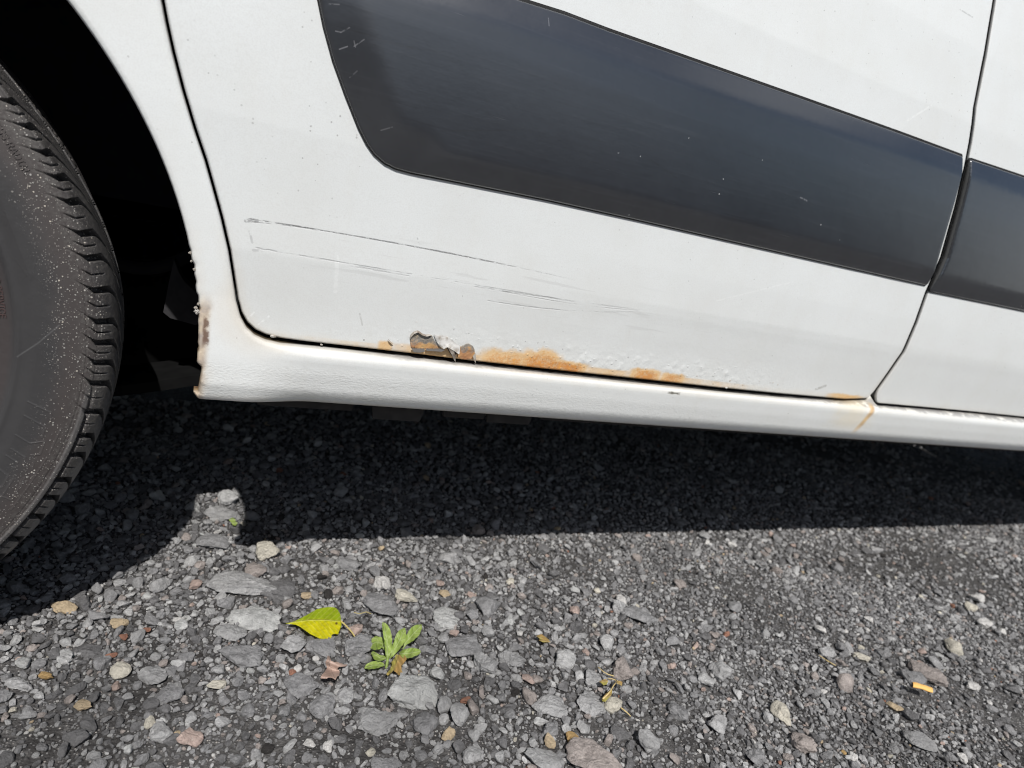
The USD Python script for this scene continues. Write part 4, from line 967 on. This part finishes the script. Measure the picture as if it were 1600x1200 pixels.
BIG = [  # large chunks bedded in the asphalt: centre, width, height in the photograph (px), colour
 ((388, 912), 120, 42, "grey"), ((640, 1082), 92, 58, "silver"), ((700, 962), 46, 44, "silver"), ((505, 1106), 42, 38, "slate"), ((590, 1122), 74, 46, "grey"), ((930, 1188), 96, 56, "brown_grey"), ((850, 1185), 62, 44, "grey"),
 ((600, 944), 66, 36, "slate"), ((380, 1022), 80, 34, "slate"), ((235, 1052), 50, 30, "grey"), ((262, 1082), 44, 30, "slate"), ((470, 1070), 56, 40, "slate"), ((440, 918), 60, 36, "dark"), ((730, 1010), 66, 46, "slate"),
 ((760, 1040), 44, 36, "grey"), ((665, 1130), 40, 40, "slate"),
 ((360, 985), 50, 26, "grey"), ((145, 1010), 50, 20, "dark"), ((30, 1065), 44, 18, "grey"), ((120, 1150), 40, 26, "dark"), ((250, 1140), 40, 26, "grey"), ((880, 1030), 40, 26, "pale_grey"), ((925, 1060), 34, 24, "grey"),
 ((925, 1100), 50, 40, "grey"), ((860, 1100), 56, 34, "grey"), ((1130, 1050), 34, 26, "grey"), ((1105, 1060), 30, 20, "pale_grey"), ((1450, 1050), 56, 26, "brown_grey"), ((1425, 1058), 40, 20, "slate"), ((1465, 1036), 26, 30, "grey"),
 ((1260, 1160), 44, 26, "brown_grey"), ((1440, 1155), 50, 24, "grey"), ((1000, 960), 60, 24, "slate"), ((800, 1030), 44, 24, "grey"), ((760, 950), 40, 24, "slate"), ((540, 1090), 34, 30, "grey"), ((345, 800), 50, 26, "grey"), ((330, 845), 60, 28, "slate"),
 ((355, 780), 36, 18, "pale_grey"), ((300, 790), 24, 14, "silver"), ((400, 890), 34, 24, "brown_grey"), ((150, 960), 40, 16, "slate"), ((600, 1190), 60, 30, "slate"), ((740, 1180), 36, 26, "grey"),
 ((700, 870), 34, 16, "grey"), ((545, 880), 40, 18, "slate"), ((860, 1140), 30, 22, "slate"), ((1010, 1160), 40, 26, "grey"), ((1060, 1110), 34, 24, "slate"), ((1120, 1130), 40, 24, "grey"), ((1180, 1180), 36, 22, "slate"), ((560, 1010), 44, 28, "slate"), ((500, 1010), 50, 32, "slate"), ((455, 1010), 44, 28, "grey")]

def stone_at(px, w, h, seed, turn, level=3, sink=0.42, flat=None, cuts=11, lift=0.0):
    """A stone whose outline covers w x h pixels of the photograph round px, bedded in the ground."""
    c = ground_pt(px, 0.003)
    dep = float((c - EYE) @ FWD); s = dep / FPX
    wx = w * s * 0.5
    v, f = rock(seed, level, 0.6, cuts, 0.12)
    dn = c - EYE
    look_down = -dn[2] / np.linalg.norm(dn)                     # how steeply this spot is seen
    hy = h * s * 0.5 / (look_down * 1.08)
    ratio = min(max(hy / wx, 0.5), 1.25)
    hz = min(wx, hy) * (0.62 if w < 45 else 0.36)
    # turned so that its long side lies across the view
    right = np.array([RIGHT[0], RIGHT[1]]); right /= np.linalg.norm(right)
    a = math.atan2(right[1], right[0]) - turn
    v = v / (np.abs(v).max(0)) * (wx * 1.02, wx * ratio * 0.96, hz)
    R = np.array([[math.cos(a), -math.sin(a), 0], [math.sin(a), math.cos(a), 0], [0, 0, 1]])
    v = v @ R.T
    z0 = float(H(np.array([c[0]]), np.array([c[1]]))[0])
    v = v + [c[0], c[1], z0 + hz * (1 - 2 * sink) + 0.001 + lift]
    return v, f, c, wx, z0
parts = 0
for i, (px, w, h, colr) in enumerate(BIG):
    v, f, c, wx, z0 = stone_at(px, w, h, 300 + i, ((i * 37) % 10 - 5) * 0.05, 4 if w > 40 else 3, 0.24 if w > 70 else 0.26, cuts=9)
    dv = v - [c[0], c[1], z0]; dv /= np.linalg.norm(dv, axis=1, keepdims=True) + 1e-9
    v = v + dv * (wx * 0.16 * (meshkit.fbm(v / (wx * 0.30), 4, i) - 0.5) + 0.0016 * (meshkit.fbm(v * 420, 2, i) - 0.5))[:, None]
    put(GROUND, "stone", (v, f), LOOKS[colr], smooth=38); parts += 1
    q = np.array([[c[0], c[1]]]); allxy = np.vstack([allxy, q]); allr = np.r_[allr, wx * 0.72]
for i, (px, w, h, colr, label, turn) in enumerate(PEB):
    v, f, c, wx, z0 = stone_at(px, w, h, 700 + i, turn, 3, 0.22 if w < 60 else 0.3, cuts=14, lift=0.001)
    p = thing("pebble" if w < 36 else "stone", (c[0], c[1], z0), label, "pebble" if w < 36 else "stone")
    put(p, "body", (v, f), LOOKS[colr], smooth=45 if w < 60 else 38)
    q = np.array([[c[0], c[1]]]); allxy = np.vstack([allxy, q]); allr = np.r_[allr, wx * 0.75]
# keep clear under the plant, the stub and the bigger litter
for px, rad in (((612, 1040), 0.006), ((1440, 1078), 0.019), ((515, 1050), 0.012)):
    c = ground_pt(px); allxy = np.vstack([allxy, [[c[0], c[1]]]]); allr = np.r_[allr, rad]

def coarse(p):                                                  # stones are larger and denser on the left than on the right
    n = meshkit.fbm(np.c_[p * 7.0, np.zeros(len(p))], 3, 8)
    return np.clip(1.15 - 0.75 * sstep(0.45, 1.1, p[:, 0]) + (n - 0.5) * 1.6, 0.08, 1.0)
BALD = [(ground_pt(q)[:2], r) for q, r in (((40, 1175), 0.050), ((1060, 1150), 0.050), ((1570, 1110), 0.110), ((1160, 930), 0.10), ((900, 880), 0.06), ((250, 1190), 0.03), ((1480, 880), 0.16))]
def worn(p):
    k = np.ones(len(p))
    for c, r in BALD: k *= 1 - 0.72 * np.exp(-((p - c) ** 2).sum(1) / r ** 2)
    return k
def patchy(p):
    n = meshkit.fbm(np.c_[p * 9.0, np.zeros(len(p))], 3, 15)
    return np.clip(0.86 + (n - 0.5) * 1.6, 0.2, 0.98) * worn(p)
l1 = add_level(0.030, 0.0075, 0.0125, lambda p: 0.30 * coarse(p) * worn(p), 1.8)
l2 = add_level(0.0150, 0.0042, 0.0074, lambda p: (0.95 * coarse(p) + 0.10) * worn(p), 1.2, gap=0.88)
l3 = add_level(0.0076, 0.0024, 0.0042, patchy, 1.2, near=1.9, gap=0.8)
l4 = add_level(0.0042, 0.0013, 0.0024, lambda p: patchy(p) * shapely.contains_xy(inner_view, p[:, 0], p[:, 1]), 1.0, near=1.15, gap=0.75)

MIX = {"dark": 0.31, "slate": 0.30, "grey": 0.22, "pale_grey": 0.085, "brown_grey": 0.05, "tar": 0.004, "pink": 0.007, "tan": 0.002, "cream": 0.005, "white": 0.004, "red": 0.0015, "silver": 0.010}
names = list(MIX); wts = np.array([MIX[k] for k in names]); wts /= wts.sum()

def poses(p, r, seed, sink):
    q = np.random.default_rng(seed)
    a = q.uniform(0, 2 * np.pi, len(p)); tx, ty = q.normal(0, 0.34, len(p)), q.normal(0, 0.34, len(p))
    sc = np.c_[r * q.uniform(0.95, 1.25, len(p)), r * q.uniform(0.85, 1.1, len(p)), r * q.uniform(0.85, 1.45, len(p))]
    z = H(p[:, 0], p[:, 1]) + sc[:, 2] * 0.58 * (1 - 2 * sink)
    return a, tx, ty, sc, z
# nearest of the larger ones, one by one
P1 = np.vstack([l1[0], l2[0]]); R1 = np.r_[l1[1], l2[1]]
size_px = R1 / depth_of(P1[:, 0], P1[:, 1])
d1 = on_ground([(800, 600)])
def in_view(p):
    q = np.c_[p, np.zeros(len(p))] - EYE
    u_, v_, w_ = q @ RIGHT, q @ DOWN, q @ FWD
    return (np.abs(u_ / w_ * FPX) < 815) & (np.abs(v_ / w_ * FPX) < 615) & (v_ / w_ * FPX > 150)
score = size_px * np.where(in_view(P1), 1, 0.2)
order = np.argsort(-score)
single = order[: 300 - parts]
rest = np.setdiff1d(np.arange(len(P1)), single)
a, tx, ty, sc, z = poses(P1, R1, 31, 0.22)
pick = np.random.default_rng(33).choice(len(names), len(P1), p=wts)
def euler(a, tx, ty):
    ca, sa = np.cos(a), np.sin(a)
    Rz = np.array([[ca, -sa, 0], [sa, ca, 0], [0, 0, 1]])
    Rx = np.array([[1, 0, 0], [0, math.cos(tx), -math.sin(tx)], [0, math.sin(tx), math.cos(tx)]])
    Ry = np.array([[math.cos(ty), 0, math.sin(ty)], [0, 1, 0], [-math.sin(ty), 0, math.cos(ty)]])
    return Rx @ Ry @ Rz
for k in single:
    v, f = PROTO[k % 10]
    w = (v * sc[k]) @ euler(a[k], tx[k], ty[k]).T + [P1[k, 0], P1[k, 1], z[k]]
    put(GROUND, "stone", (w, f), LOOKS[names[pick[k]]], smooth=24)

def scatter(name, p, a, tx, ty, sc, z, pick, protos):
    path = numbered(GROUND, name)
    pi = UsdGeom.PointInstancer.Define(stage, path)
    base = ORIGIN[GROUND]
    targets, n = [], 0
    for c in names:
        for j in protos:
            q = f"{path}/source_{c}_{'abcdefghijklmn'[j]}"
            usdkit.mesh(stage, q, PROTO[j], LOOKS[c], smooth=24 if j < 10 else False)
            targets.append(q)
    pi.CreatePrototypesRel().SetTargets([Sdf.Path(t) for t in targets])
    q = np.random.default_rng(len(p))
    pi.CreateProtoIndicesAttr(Vt.IntArray.FromNumpy((pick * len(protos) + q.integers(0, len(protos), len(p))).astype(np.int32)))
    pi.CreatePositionsAttr(Vt.Vec3fArray.FromNumpy((np.c_[p, z] - base).astype(np.float32)))
    pi.CreateScalesAttr(Vt.Vec3fArray.FromNumpy(sc.astype(np.float32)))
    ors = []
    for A, X, Y in zip(a, tx, ty):
        r = Gf.Rotation(Gf.Vec3d(0, 0, 1), math.degrees(A)) * Gf.Rotation(Gf.Vec3d(0, 1, 0), math.degrees(Y)) * Gf.Rotation(Gf.Vec3d(1, 0, 0), math.degrees(X))
        qq = r.GetQuat(); im = qq.GetImaginary()
        ors.append(Gf.Quath(float(qq.GetReal()), float(im[0]), float(im[1]), float(im[2])))
    pi.CreateOrientationsAttr(Vt.QuathArray(ors))
    meta(pi.GetPrim(), kind="stuff")
scatter("rubble", P1[rest], a[rest], tx[rest], ty[rest], sc[rest], z[rest], pick[rest], [0, 1, 2, 3, 4, 5])
for nm, (p, r), sd, pr_, sk in (("gravel", l3, 41, [6, 7, 8, 9], 0.16), ("grit", l4, 43, [10, 11, 12, 13], 0.15)):
    A, X, Y, SC, Z = poses(p, r, sd, sk)
    scatter(nm, p, A, X, Y, SC, Z, np.random.default_rng(sd + 1).choice(len(names), len(p), p=wts), pr_)

# ------------------------------------------------------------------ plants and litter
def leaf_look(name, a, b, vein, trans=0.35):
    g = Look(); P = g.pos(); n = g.noise(P, 240.0, 4); t = g.attr("tone"); v = g.attr("vein"); sp = g.attr("spot")
    col = g.mix(t, a, b)
    col = g.mix(g.step(n, 0.35, 0.7, 0.0, 0.35), col, tuple(np.array(a) * 0.55))
    col = g.mix(v * 0.75, col, vein)
    col = g.mix(sp, col, (0.10, 0.06, 0.015))
    nrm = g.bump(n * 0.0008 - v * 0.0006, 1.0)
    s1 = g.bsdf(base_color=col, roughness=0.45, specular_ior_level=0.4, normal=nrm)
    s2 = g.node("translucent_bsdf", "BSDF", color=col, normal=nrm)
    return g.make(name, g.node("mix_closure", "closure", fac=trans, closure1=s1, closure2=s2))
def blade(outline, rib, zfun, sides, step=1.3, spots=(), ragged=0.0):
    """A leaf blade: outline and midrib in the photograph, standing at height zfun(t along rib, distance across)."""
    ol = Polygon(outline).buffer(0.4)
    if ragged:
        rp = ring_points(ol, 1.1)[0]; k_ = np.arange(len(rp)); c_ = rp.mean(0)
        wv_ = np.sin(k_ * 0.9) * 0.5 + np.sin(k_ * 0.37 + 1.0) * 0.6 + np.random.default_rng(len(rp)).normal(0, 0.35, len(rp))
        ol = Polygon(rp + ragged * wv_[:, None] * (rp - c_) / np.linalg.norm(rp - c_, axis=1, keepdims=True)).buffer(0)
        if ol.geom_type != "Polygon": ol = max(ol.geoms, key=lambda q: q.area)
    rb_ = LineString(rib)
    B = ring_points(ol, step)[0]
    x0, y0, x1, y1 = ol.bounds
    gx_, gy_ = np.meshgrid(np.arange(x0, x1, step), np.arange(y0, y1, step)); gp = np.c_[gx_.ravel(), gy_.ravel()]
    gp = gp[shapely.contains_xy(ol.buffer(-step * 0.5), gp[:, 0], gp[:, 1])]
    R_ = resample(rib, step)
    R_ = R_[shapely.contains_xy(ol.buffer(-step * 0.4), R_[:, 0], R_[:, 1])]
    V = np.vstack([B, R_, gp])
    tri = Delaunay(V).simplices; c = V[tri].mean(1); tri = tri[shapely.contains_xy(ol, c[:, 0], c[:, 1])]
    pt = shapely.points(V)
    d = shapely.distance(rb_, pt); t = shapely.line_locate_point(rb_, pt) / rb_.length
    W = max(d.max(), 1e-6)
    # side of the rib: sign decides light or dark half
    nearest = shapely.get_coordinates(shapely.line_interpolate_point(rb_, t * rb_.length))
    ahead = shapely.get_coordinates(shapely.line_interpolate_point(rb_, np.minimum(t * rb_.length + 1, rb_.length)))
    tang = ahead - nearest
    sgn = np.sign(tang[:, 0] * (V[:, 1] - nearest[:, 1]) - tang[:, 1] * (V[:, 0] - nearest[:, 0]))
    vein = np.clip(1 - d / (0.9 if sides else 1.3), 0, 1)
    if sides:
        ph = (t * rb_.length - d * 0.95) / sides
        vein = np.maximum(vein, 0.55 * np.clip(1 - np.abs((ph % 1) - 0.5) * 2 * 4.2, 0, 1) * (d > 1))
    spot = np.zeros(len(V))
    for (sx, sy, sr) in spots: spot = np.maximum(spot, np.clip((sr - np.hypot(V[:, 0] - sx, V[:, 1] - sy)) + 0.5, 0, 1))
    z = zfun(t, d / W * sgn)
    return on_ground(V, z), tri, dict(tone=np.clip(0.5 + 0.5 * sgn * np.minimum(d / 3, 1), 0, 1), vein=vein, spot=spot)
def z8(pts): return [(430 + a / 6.4, 920 + b / 6.4) for a, b in pts]
look_poplar = leaf_look("poplar_leaf", (0.285, 0.37, 0.012), (0.62, 0.56, 0.010), (0.66, 0.64, 0.16), 0.25)
look_stalk = dark_look("leaf_stalk", (0.42, 0.34, 0.12), 0.6, 0.2)
look_weed = leaf_look("weed_leaf", (0.26, 0.355, 0.075), (0.33, 0.43, 0.11), (0.54, 0.62, 0.30), 0.3)
look_dry = leaf_look("dry_leaf", (0.42, 0.27, 0.10), (0.36, 0.33, 0.08), (0.45, 0.32, 0.16), 0.2)
look_dead = leaf_look("dead_leaf", (0.46, 0.33, 0.27), (0.36, 0.25, 0.20), (0.52, 0.38, 0.31), 0.15)
look_straw = dark_look("dry_straw", (0.52, 0.40, 0.18), 0.6, 0.35, 120.0)

zl = float(H(*ground_pt((500, 972))[:2, None])[0])
LEAF = thing("fallen_leaf", (*ground_pt((532, 972))[:2], zl), "bright yellow green heart shaped leaf with a toothed edge lying on the grey stones", "leaf")
ol = z8([(110, 345), (150, 338), (200, 325), (265, 292), (330, 258), (375, 230), (420, 206), (470, 194), (530, 186), (570, 186), (600, 192), (622, 210), (640, 238), (650, 268), (655, 300), (657, 325), (660, 350), (660, 372), (648, 398), (636, 425), (627, 455), (600, 447), (575, 450), (560, 462), (562, 475), (545, 500), (500, 502), (440, 492), (395, 470), (350, 448), (315, 424), (280, 398), (240, 372), (200, 355), (150, 350)])
ser = np.random.default_rng(4)
pts = ring_points(Polygon(ol), 1.6)[0]
cen = pts.mean(0); tooth = np.where(np.arange(len(pts)) % 2 == 0, 0.55, -0.45)[:, None] * (pts - cen) / np.linalg.norm(pts - cen, axis=1, keepdims=True)
pts = pts + tooth * (pts[:, :1] < 529) + 0
P_, t_, at = blade(pts, z8([(112, 345), (210, 330), (330, 315), (440, 312), (540, 316), (655, 326)]), lambda t, s: zl + 0.0115 + 0.0030 * np.sin(t * 3.0) + 0.0030 * s * (s > 0) * -1 + 0.004 * np.abs(s) ** 1.5 * (s < 0) + 0.0012 * np.sin(t * 17 + s * 4), 9.0, spots=[(*z8([(613, 346)])[0], 1.9)])
put(LEAF, "blade", (P_, t_), look_poplar, attrs=at)
stk = on_ground(resample(z8([(655, 325), (700, 352), (740, 382), (775, 412), (800, 440), (815, 470), (825, 492)]), 1.5), zl + 0.012)
stk[:, 2] = np.linspace(zl + 0.0125, zl + 0.006, len(stk))
put(LEAF, "stalk", tube(stk, np.linspace(0.00085, 0.0007, len(stk)), 6), look_stalk)

zw = float(H(*ground_pt((606, 1030))[:2, None])[0])
WEED = thing("weed", (*ground_pt((606, 1030))[:2], zw), "small green weed with a rosette of long leaves growing out of a crack", "weed")
UPZ = lambda z0, z1, cup=0.002: (lambda t, s: zw + z0 + (z1 - z0) * t ** 0.85 + cup * np.abs(s) ** 1.6 - 0.002 * t ** 4)
LV = [([(1075, 335), (1070, 370), (1076, 410), (1085, 470), (1096, 560), (1104, 640), (1112, 705), (1130, 702), (1146, 660), (1166, 600), (1170, 560), (1163, 500), (1160, 450), (1145, 405), (1125, 370), (1108, 345)], [(1120, 704), (1122, 620), (1118, 520), (1100, 420), (1086, 345)], UPZ(0.006, 0.030), 12.0),
      ([(1296, 395), (1262, 405), (1238, 420), (1215, 455), (1198, 500), (1180, 555), (1162, 610), (1140, 680), (1150, 695), (1180, 670), (1215, 632), (1242, 600), (1275, 560), (1300, 520), (1308, 470), (1305, 425)], [(1145, 688), (1190, 610), (1240, 520), (1290, 410)], UPZ(0.006, 0.028), 12.0),
      ([(1466, 362), (1425, 360), (1390, 368), (1360, 395), (1330, 435), (1305, 475), (1296, 530), (1285, 570), (1270, 600), (1282, 600), (1305, 562), (1335, 545), (1372, 520), (1405, 495), (1432, 470), (1452, 425), (1468, 395)], [(1276, 600), (1310, 530), (1380, 450), (1460, 370)], UPZ(0.008, 0.026), 12.0),
      ([(1245, 640), (1262, 622), (1300, 602), (1350, 594), (1400, 594), (1440, 606), (1452, 622), (1444, 648), (1410, 668), (1370, 682), (1320, 692), (1285, 690), (1255, 668)], [(1246, 648), (1330, 645), (1445, 625)], UPZ(0.007, 0.017), 12.0),
      ([(1100, 625), (1090, 570), (1085, 520), (1070, 490), (1040, 478), (1000, 478), (970, 500), (955, 525), (940, 545), (950, 580), (975, 605), (1005, 612), (1022, 604), (1050, 598), (1068, 580), (1082, 600)], [(1100, 625), (1070, 545), (1010, 530), (950, 560)], UPZ(0.007, 0.014), 12.0),
      ([(1112, 700), (1090, 672), (1060, 665), (1030, 655), (1000, 636), (975, 630), (958, 640), (972, 665), (986, 690), (1005, 715), (1040, 722), (1070, 712)], [(1112, 700), (1050, 690), (965, 638)], UPZ(0.006, 0.012), 12.0),
      ([(1088, 770), (1082, 742), (1055, 732), (1010, 724), (965, 732), (930, 742), (902, 772), (900, 795), (935, 804), (985, 798), (1030, 788), (1065, 778)], [(1088, 765), (1000, 760), (905, 785)], UPZ(0.005, 0.010), 12.0)]
for o, rib, zf, sd in LV:
    P_, t_, at = blade(z8(o), z8(rib), (lambda t, s, zf=zf: zf(t, s) + 0.0009 * np.sin(t * 11 + s * 2.5)), sd, 0.8, ragged=0.55)
    put(WEED, "leaf", (P_, t_), look_weed, attrs=at)
P_, t_, at = blade(z8([(1115, 850), (1140, 820), (1158, 785), (1175, 755), (1165, 730), (1190, 705), (1205, 670), (1235, 660), (1262, 672), (1290, 665), (1312, 700), (1290, 735), (1262, 770), (1255, 800), (1270, 835), (1250, 865), (1225, 855), (1208, 825), (1180, 815), (1160, 840), (1130, 862)]), z8([(1230, 670), (1215, 740), (1190, 810), (1150, 850)]), lambda t, s: zw + 0.010 + 0.002 * np.sin(t * 9 + s * 5), 10.0, 0.8, ragged=0.9)
put(WEED, "dry_leaf", (P_, t_), look_dry, attrs=at, label="withered yellow brown leaf of the weed")
stem = on_ground(z8([(1120, 745), (1122, 725), (1124, 700), (1126, 680)]), zw + 0.006); stem[:, 2] = np.linspace(zw - 0.002, zw + 0.010, 4)
put(WEED, "stem", tube(stem, 0.0016, 7), look_weed, attrs=None)

zd = float(H(*ground_pt((515, 1048))[:2, None])[0])
DEAD = thing("dead_leaf", (*ground_pt((515, 1048))[:2], zd), "crumpled pinkish brown dead leaf between the yellow leaf and the weed", "leaf")
P_, t_, at = blade(z8([(455, 885), (480, 850), (505, 820), (520, 780), (505, 740), (515, 700), (530, 665), (545, 690), (560, 725), (600, 730), (640, 745), (680, 755), (720, 760), (700, 775), (650, 775), (620, 790), (640, 830), (635, 870), (600, 905), (560, 885), (520, 895), (490, 900)]), z8([(530, 670), (545, 750), (560, 830), (590, 895)]), lambda t, s: zd + 0.010 + 0.004 * np.sin(t * 8 + s * 4) + 0.002 * s, 11.0, 1.0, ragged=0.9)
put(DEAD, "blade", (P_, t_), look_dead, attrs=at)

def strand(px, z0, z1, w0, w1, look, parent, name="stalk"):
    q = resample(px, 1.5); c = on_ground(q, 0.006); zz = H(c[:, 0], c[:, 1])
    c = on_ground(q, zz + np.linspace(z0, z1, len(q)) + 0.0015 * np.sin(np.linspace(0, np.pi, len(q))))
    put(parent, name, tube(c, np.linspace(w0, w1, len(q)), 6), look)
def z5(pts): return [(900 + a / 9.233, 1000 + b / 9.233) for a, b in pts]
GR = thing("dry_grass", (*ground_pt((955, 1085))[:2], 0.0), "yellow wisp of dry grass tangled round a wedge shaped stone", "grass")
strand(z5([(320, 390), (400, 460), (460, 495), (545, 520)]), 0.008, 0.009, 0.0004, 0.0006, look_straw, GR)
strand(z5([(460, 560), (520, 560), (575, 580)]), 0.010, 0.009, 0.0004, 0.0005, look_straw, GR)
strand(z5([(600, 580), (540, 660), (500, 730), (440, 800), (385, 850)]), 0.012, 0.015, 0.0004, 0.0010, look_straw, GR)
strand(z5([(640, 970), (690, 1010), (740, 1050), (790, 1100)]), 0.006, 0.005, 0.0008, 0.0005, look_straw, GR)
for o in ([(335, 600), (380, 580), (430, 565), (462, 590), (440, 640), (400, 650), (370, 620)], [(575, 600), (620, 590), (665, 605), (660, 660), (630, 640), (600, 630)], [(375, 850), (430, 780), (490, 720), (520, 720), (510, 790), (460, 840), (420, 890), (385, 880)]):
    P_, t_, at = blade(z5(o), z5([o[0], o[len(o) // 2]]), lambda t, s: 0.012 + 0.002 * np.sin(t * 5), 0, 0.8)
    put(GR, "husk", (P_, t_), look_dry, attrs=at)
HU = thing("dry_husk", (*ground_pt((848, 997))[:2], 0.0), "little tuft of yellow dry husk on a grey chunk right of the weed", "grass")
for o in ([(838, 994), (846, 991), (858, 1000), (850, 1002)], [(842, 1000), (850, 997), (860, 1003), (848, 1003)]):
    P_, t_, at = blade(o, [o[0], o[2]], lambda t, s: 0.010 + 0.002 * np.sin(t * 5), 0, 0.8)
    put(HU, "husk", (P_, t_), look_dry, attrs=at)
TW = thing("twig", (*ground_pt((1292, 1032))[:2], 0.0), "thin pale dry twig lying on the asphalt left of the cigarette stub", "twig")
strand([(1280, 1024), (1292, 1032), (1306, 1040)], 0.006, 0.006, 0.0006, 0.0005, look_straw, TW, "stalk")
TW2 = thing("twig", (*ground_pt((552, 957))[:2], 0.0), "hair thin brown twig just above the leaf's stalk", "twig")
strand([(553, 957), (562, 959), (572, 956), (580, 959)], 0.009, 0.009, 0.0004, 0.0003, look_dead if False else look_stalk, TW2, "stalk")
MO = thing("sprout", (*ground_pt((364, 814))[:2], 0.0), "tiny bright green sprout in the patch of sun between tyre shadow and sill shadow", "sprout")
for o in ([(358, 812), (363, 809), (368, 812), (366, 816), (361, 816)], [(362, 817), (367, 814), (371, 817), (368, 821), (364, 820)]):
    P_, t_, at = blade(o, [o[0], o[2]], lambda t, s: 0.010 + 0.0012 * t, 0, 0.8)
    put(MO, "leaf", (P_, t_), look_weed, attrs=at)

# squashed cigarette filter
def stub_look():
    g = Look(); P = g.pos(); n = g.noise(P, 500.0, 3)
    col = g.mix(n, (0.62, 0.33, 0.085), (0.74, 0.45, 0.15))
    return g.make("filter_paper", g.bsdf(base_color=col, roughness=0.75))
A, B = on_ground([(1424, 1074)], 0.010)[0], on_ground([(1455, 1082)], 0.010)[0]
zs = max(float(H(np.array([A[0]]), np.array([A[1]]))[0]) + 0.014, 0.014)
ax = (B - A); ax[2] = 0; L_ = np.linalg.norm(ax); ax /= L_; sd = np.cross([0, 0, 1.0], ax)
STUB = thing("cigarette_stub", (*((A + B) / 2)[:2], zs - 0.004), "flattened orange cigarette filter lying on the stones at the right", "cigarette stub")
sec = []
for t in np.linspace(0, 1, 16):
    c = A + ax * L_ * t; c[2] = zs + 0.0006 * math.sin(t * 5)
    an = np.linspace(0, 2 * np.pi, 18, endpoint=False)
    w_ = 0.0050 + 0.0003 * math.sin(t * 9)
    sec.append(c + np.cos(an)[:, None] * sd * w_ + np.sin(an)[:, None] * np.array([0, 0, 1.0]) * 0.0024 * (1 + 0.15 * math.sin(t * 12)) + ax * 0.0016 * np.cos(an)[:, None])
sv = np.array(sec); vv, ff = sv.reshape(-1, 3), grid_faces(16, 18)
ff = np.vstack([ff, [[i * 18 + 17, (i + 1) * 18 + 17, (i + 1) * 18, i * 18] for i in range(15)]])
ff = np.vstack([ff[:, [0, 1, 2]], ff[:, [0, 2, 3]]])
put(STUB, "paper", (vv, ff[:, ::-1]), stub_look())
for k, nm in ((0, "burnt_end"), (15, "filter_end")):
    r_ = sv[k]; c = r_.mean(0) + ax * (0.0008 if k else -0.0008); vs_ = np.vstack([r_, c]); i = np.arange(18)
    put(STUB, nm, (vs_, np.c_[i, (i + 1) % 18, np.full(18, 18)]), LOOKS["tar"] if k == 0 else LOOKS["cream"])
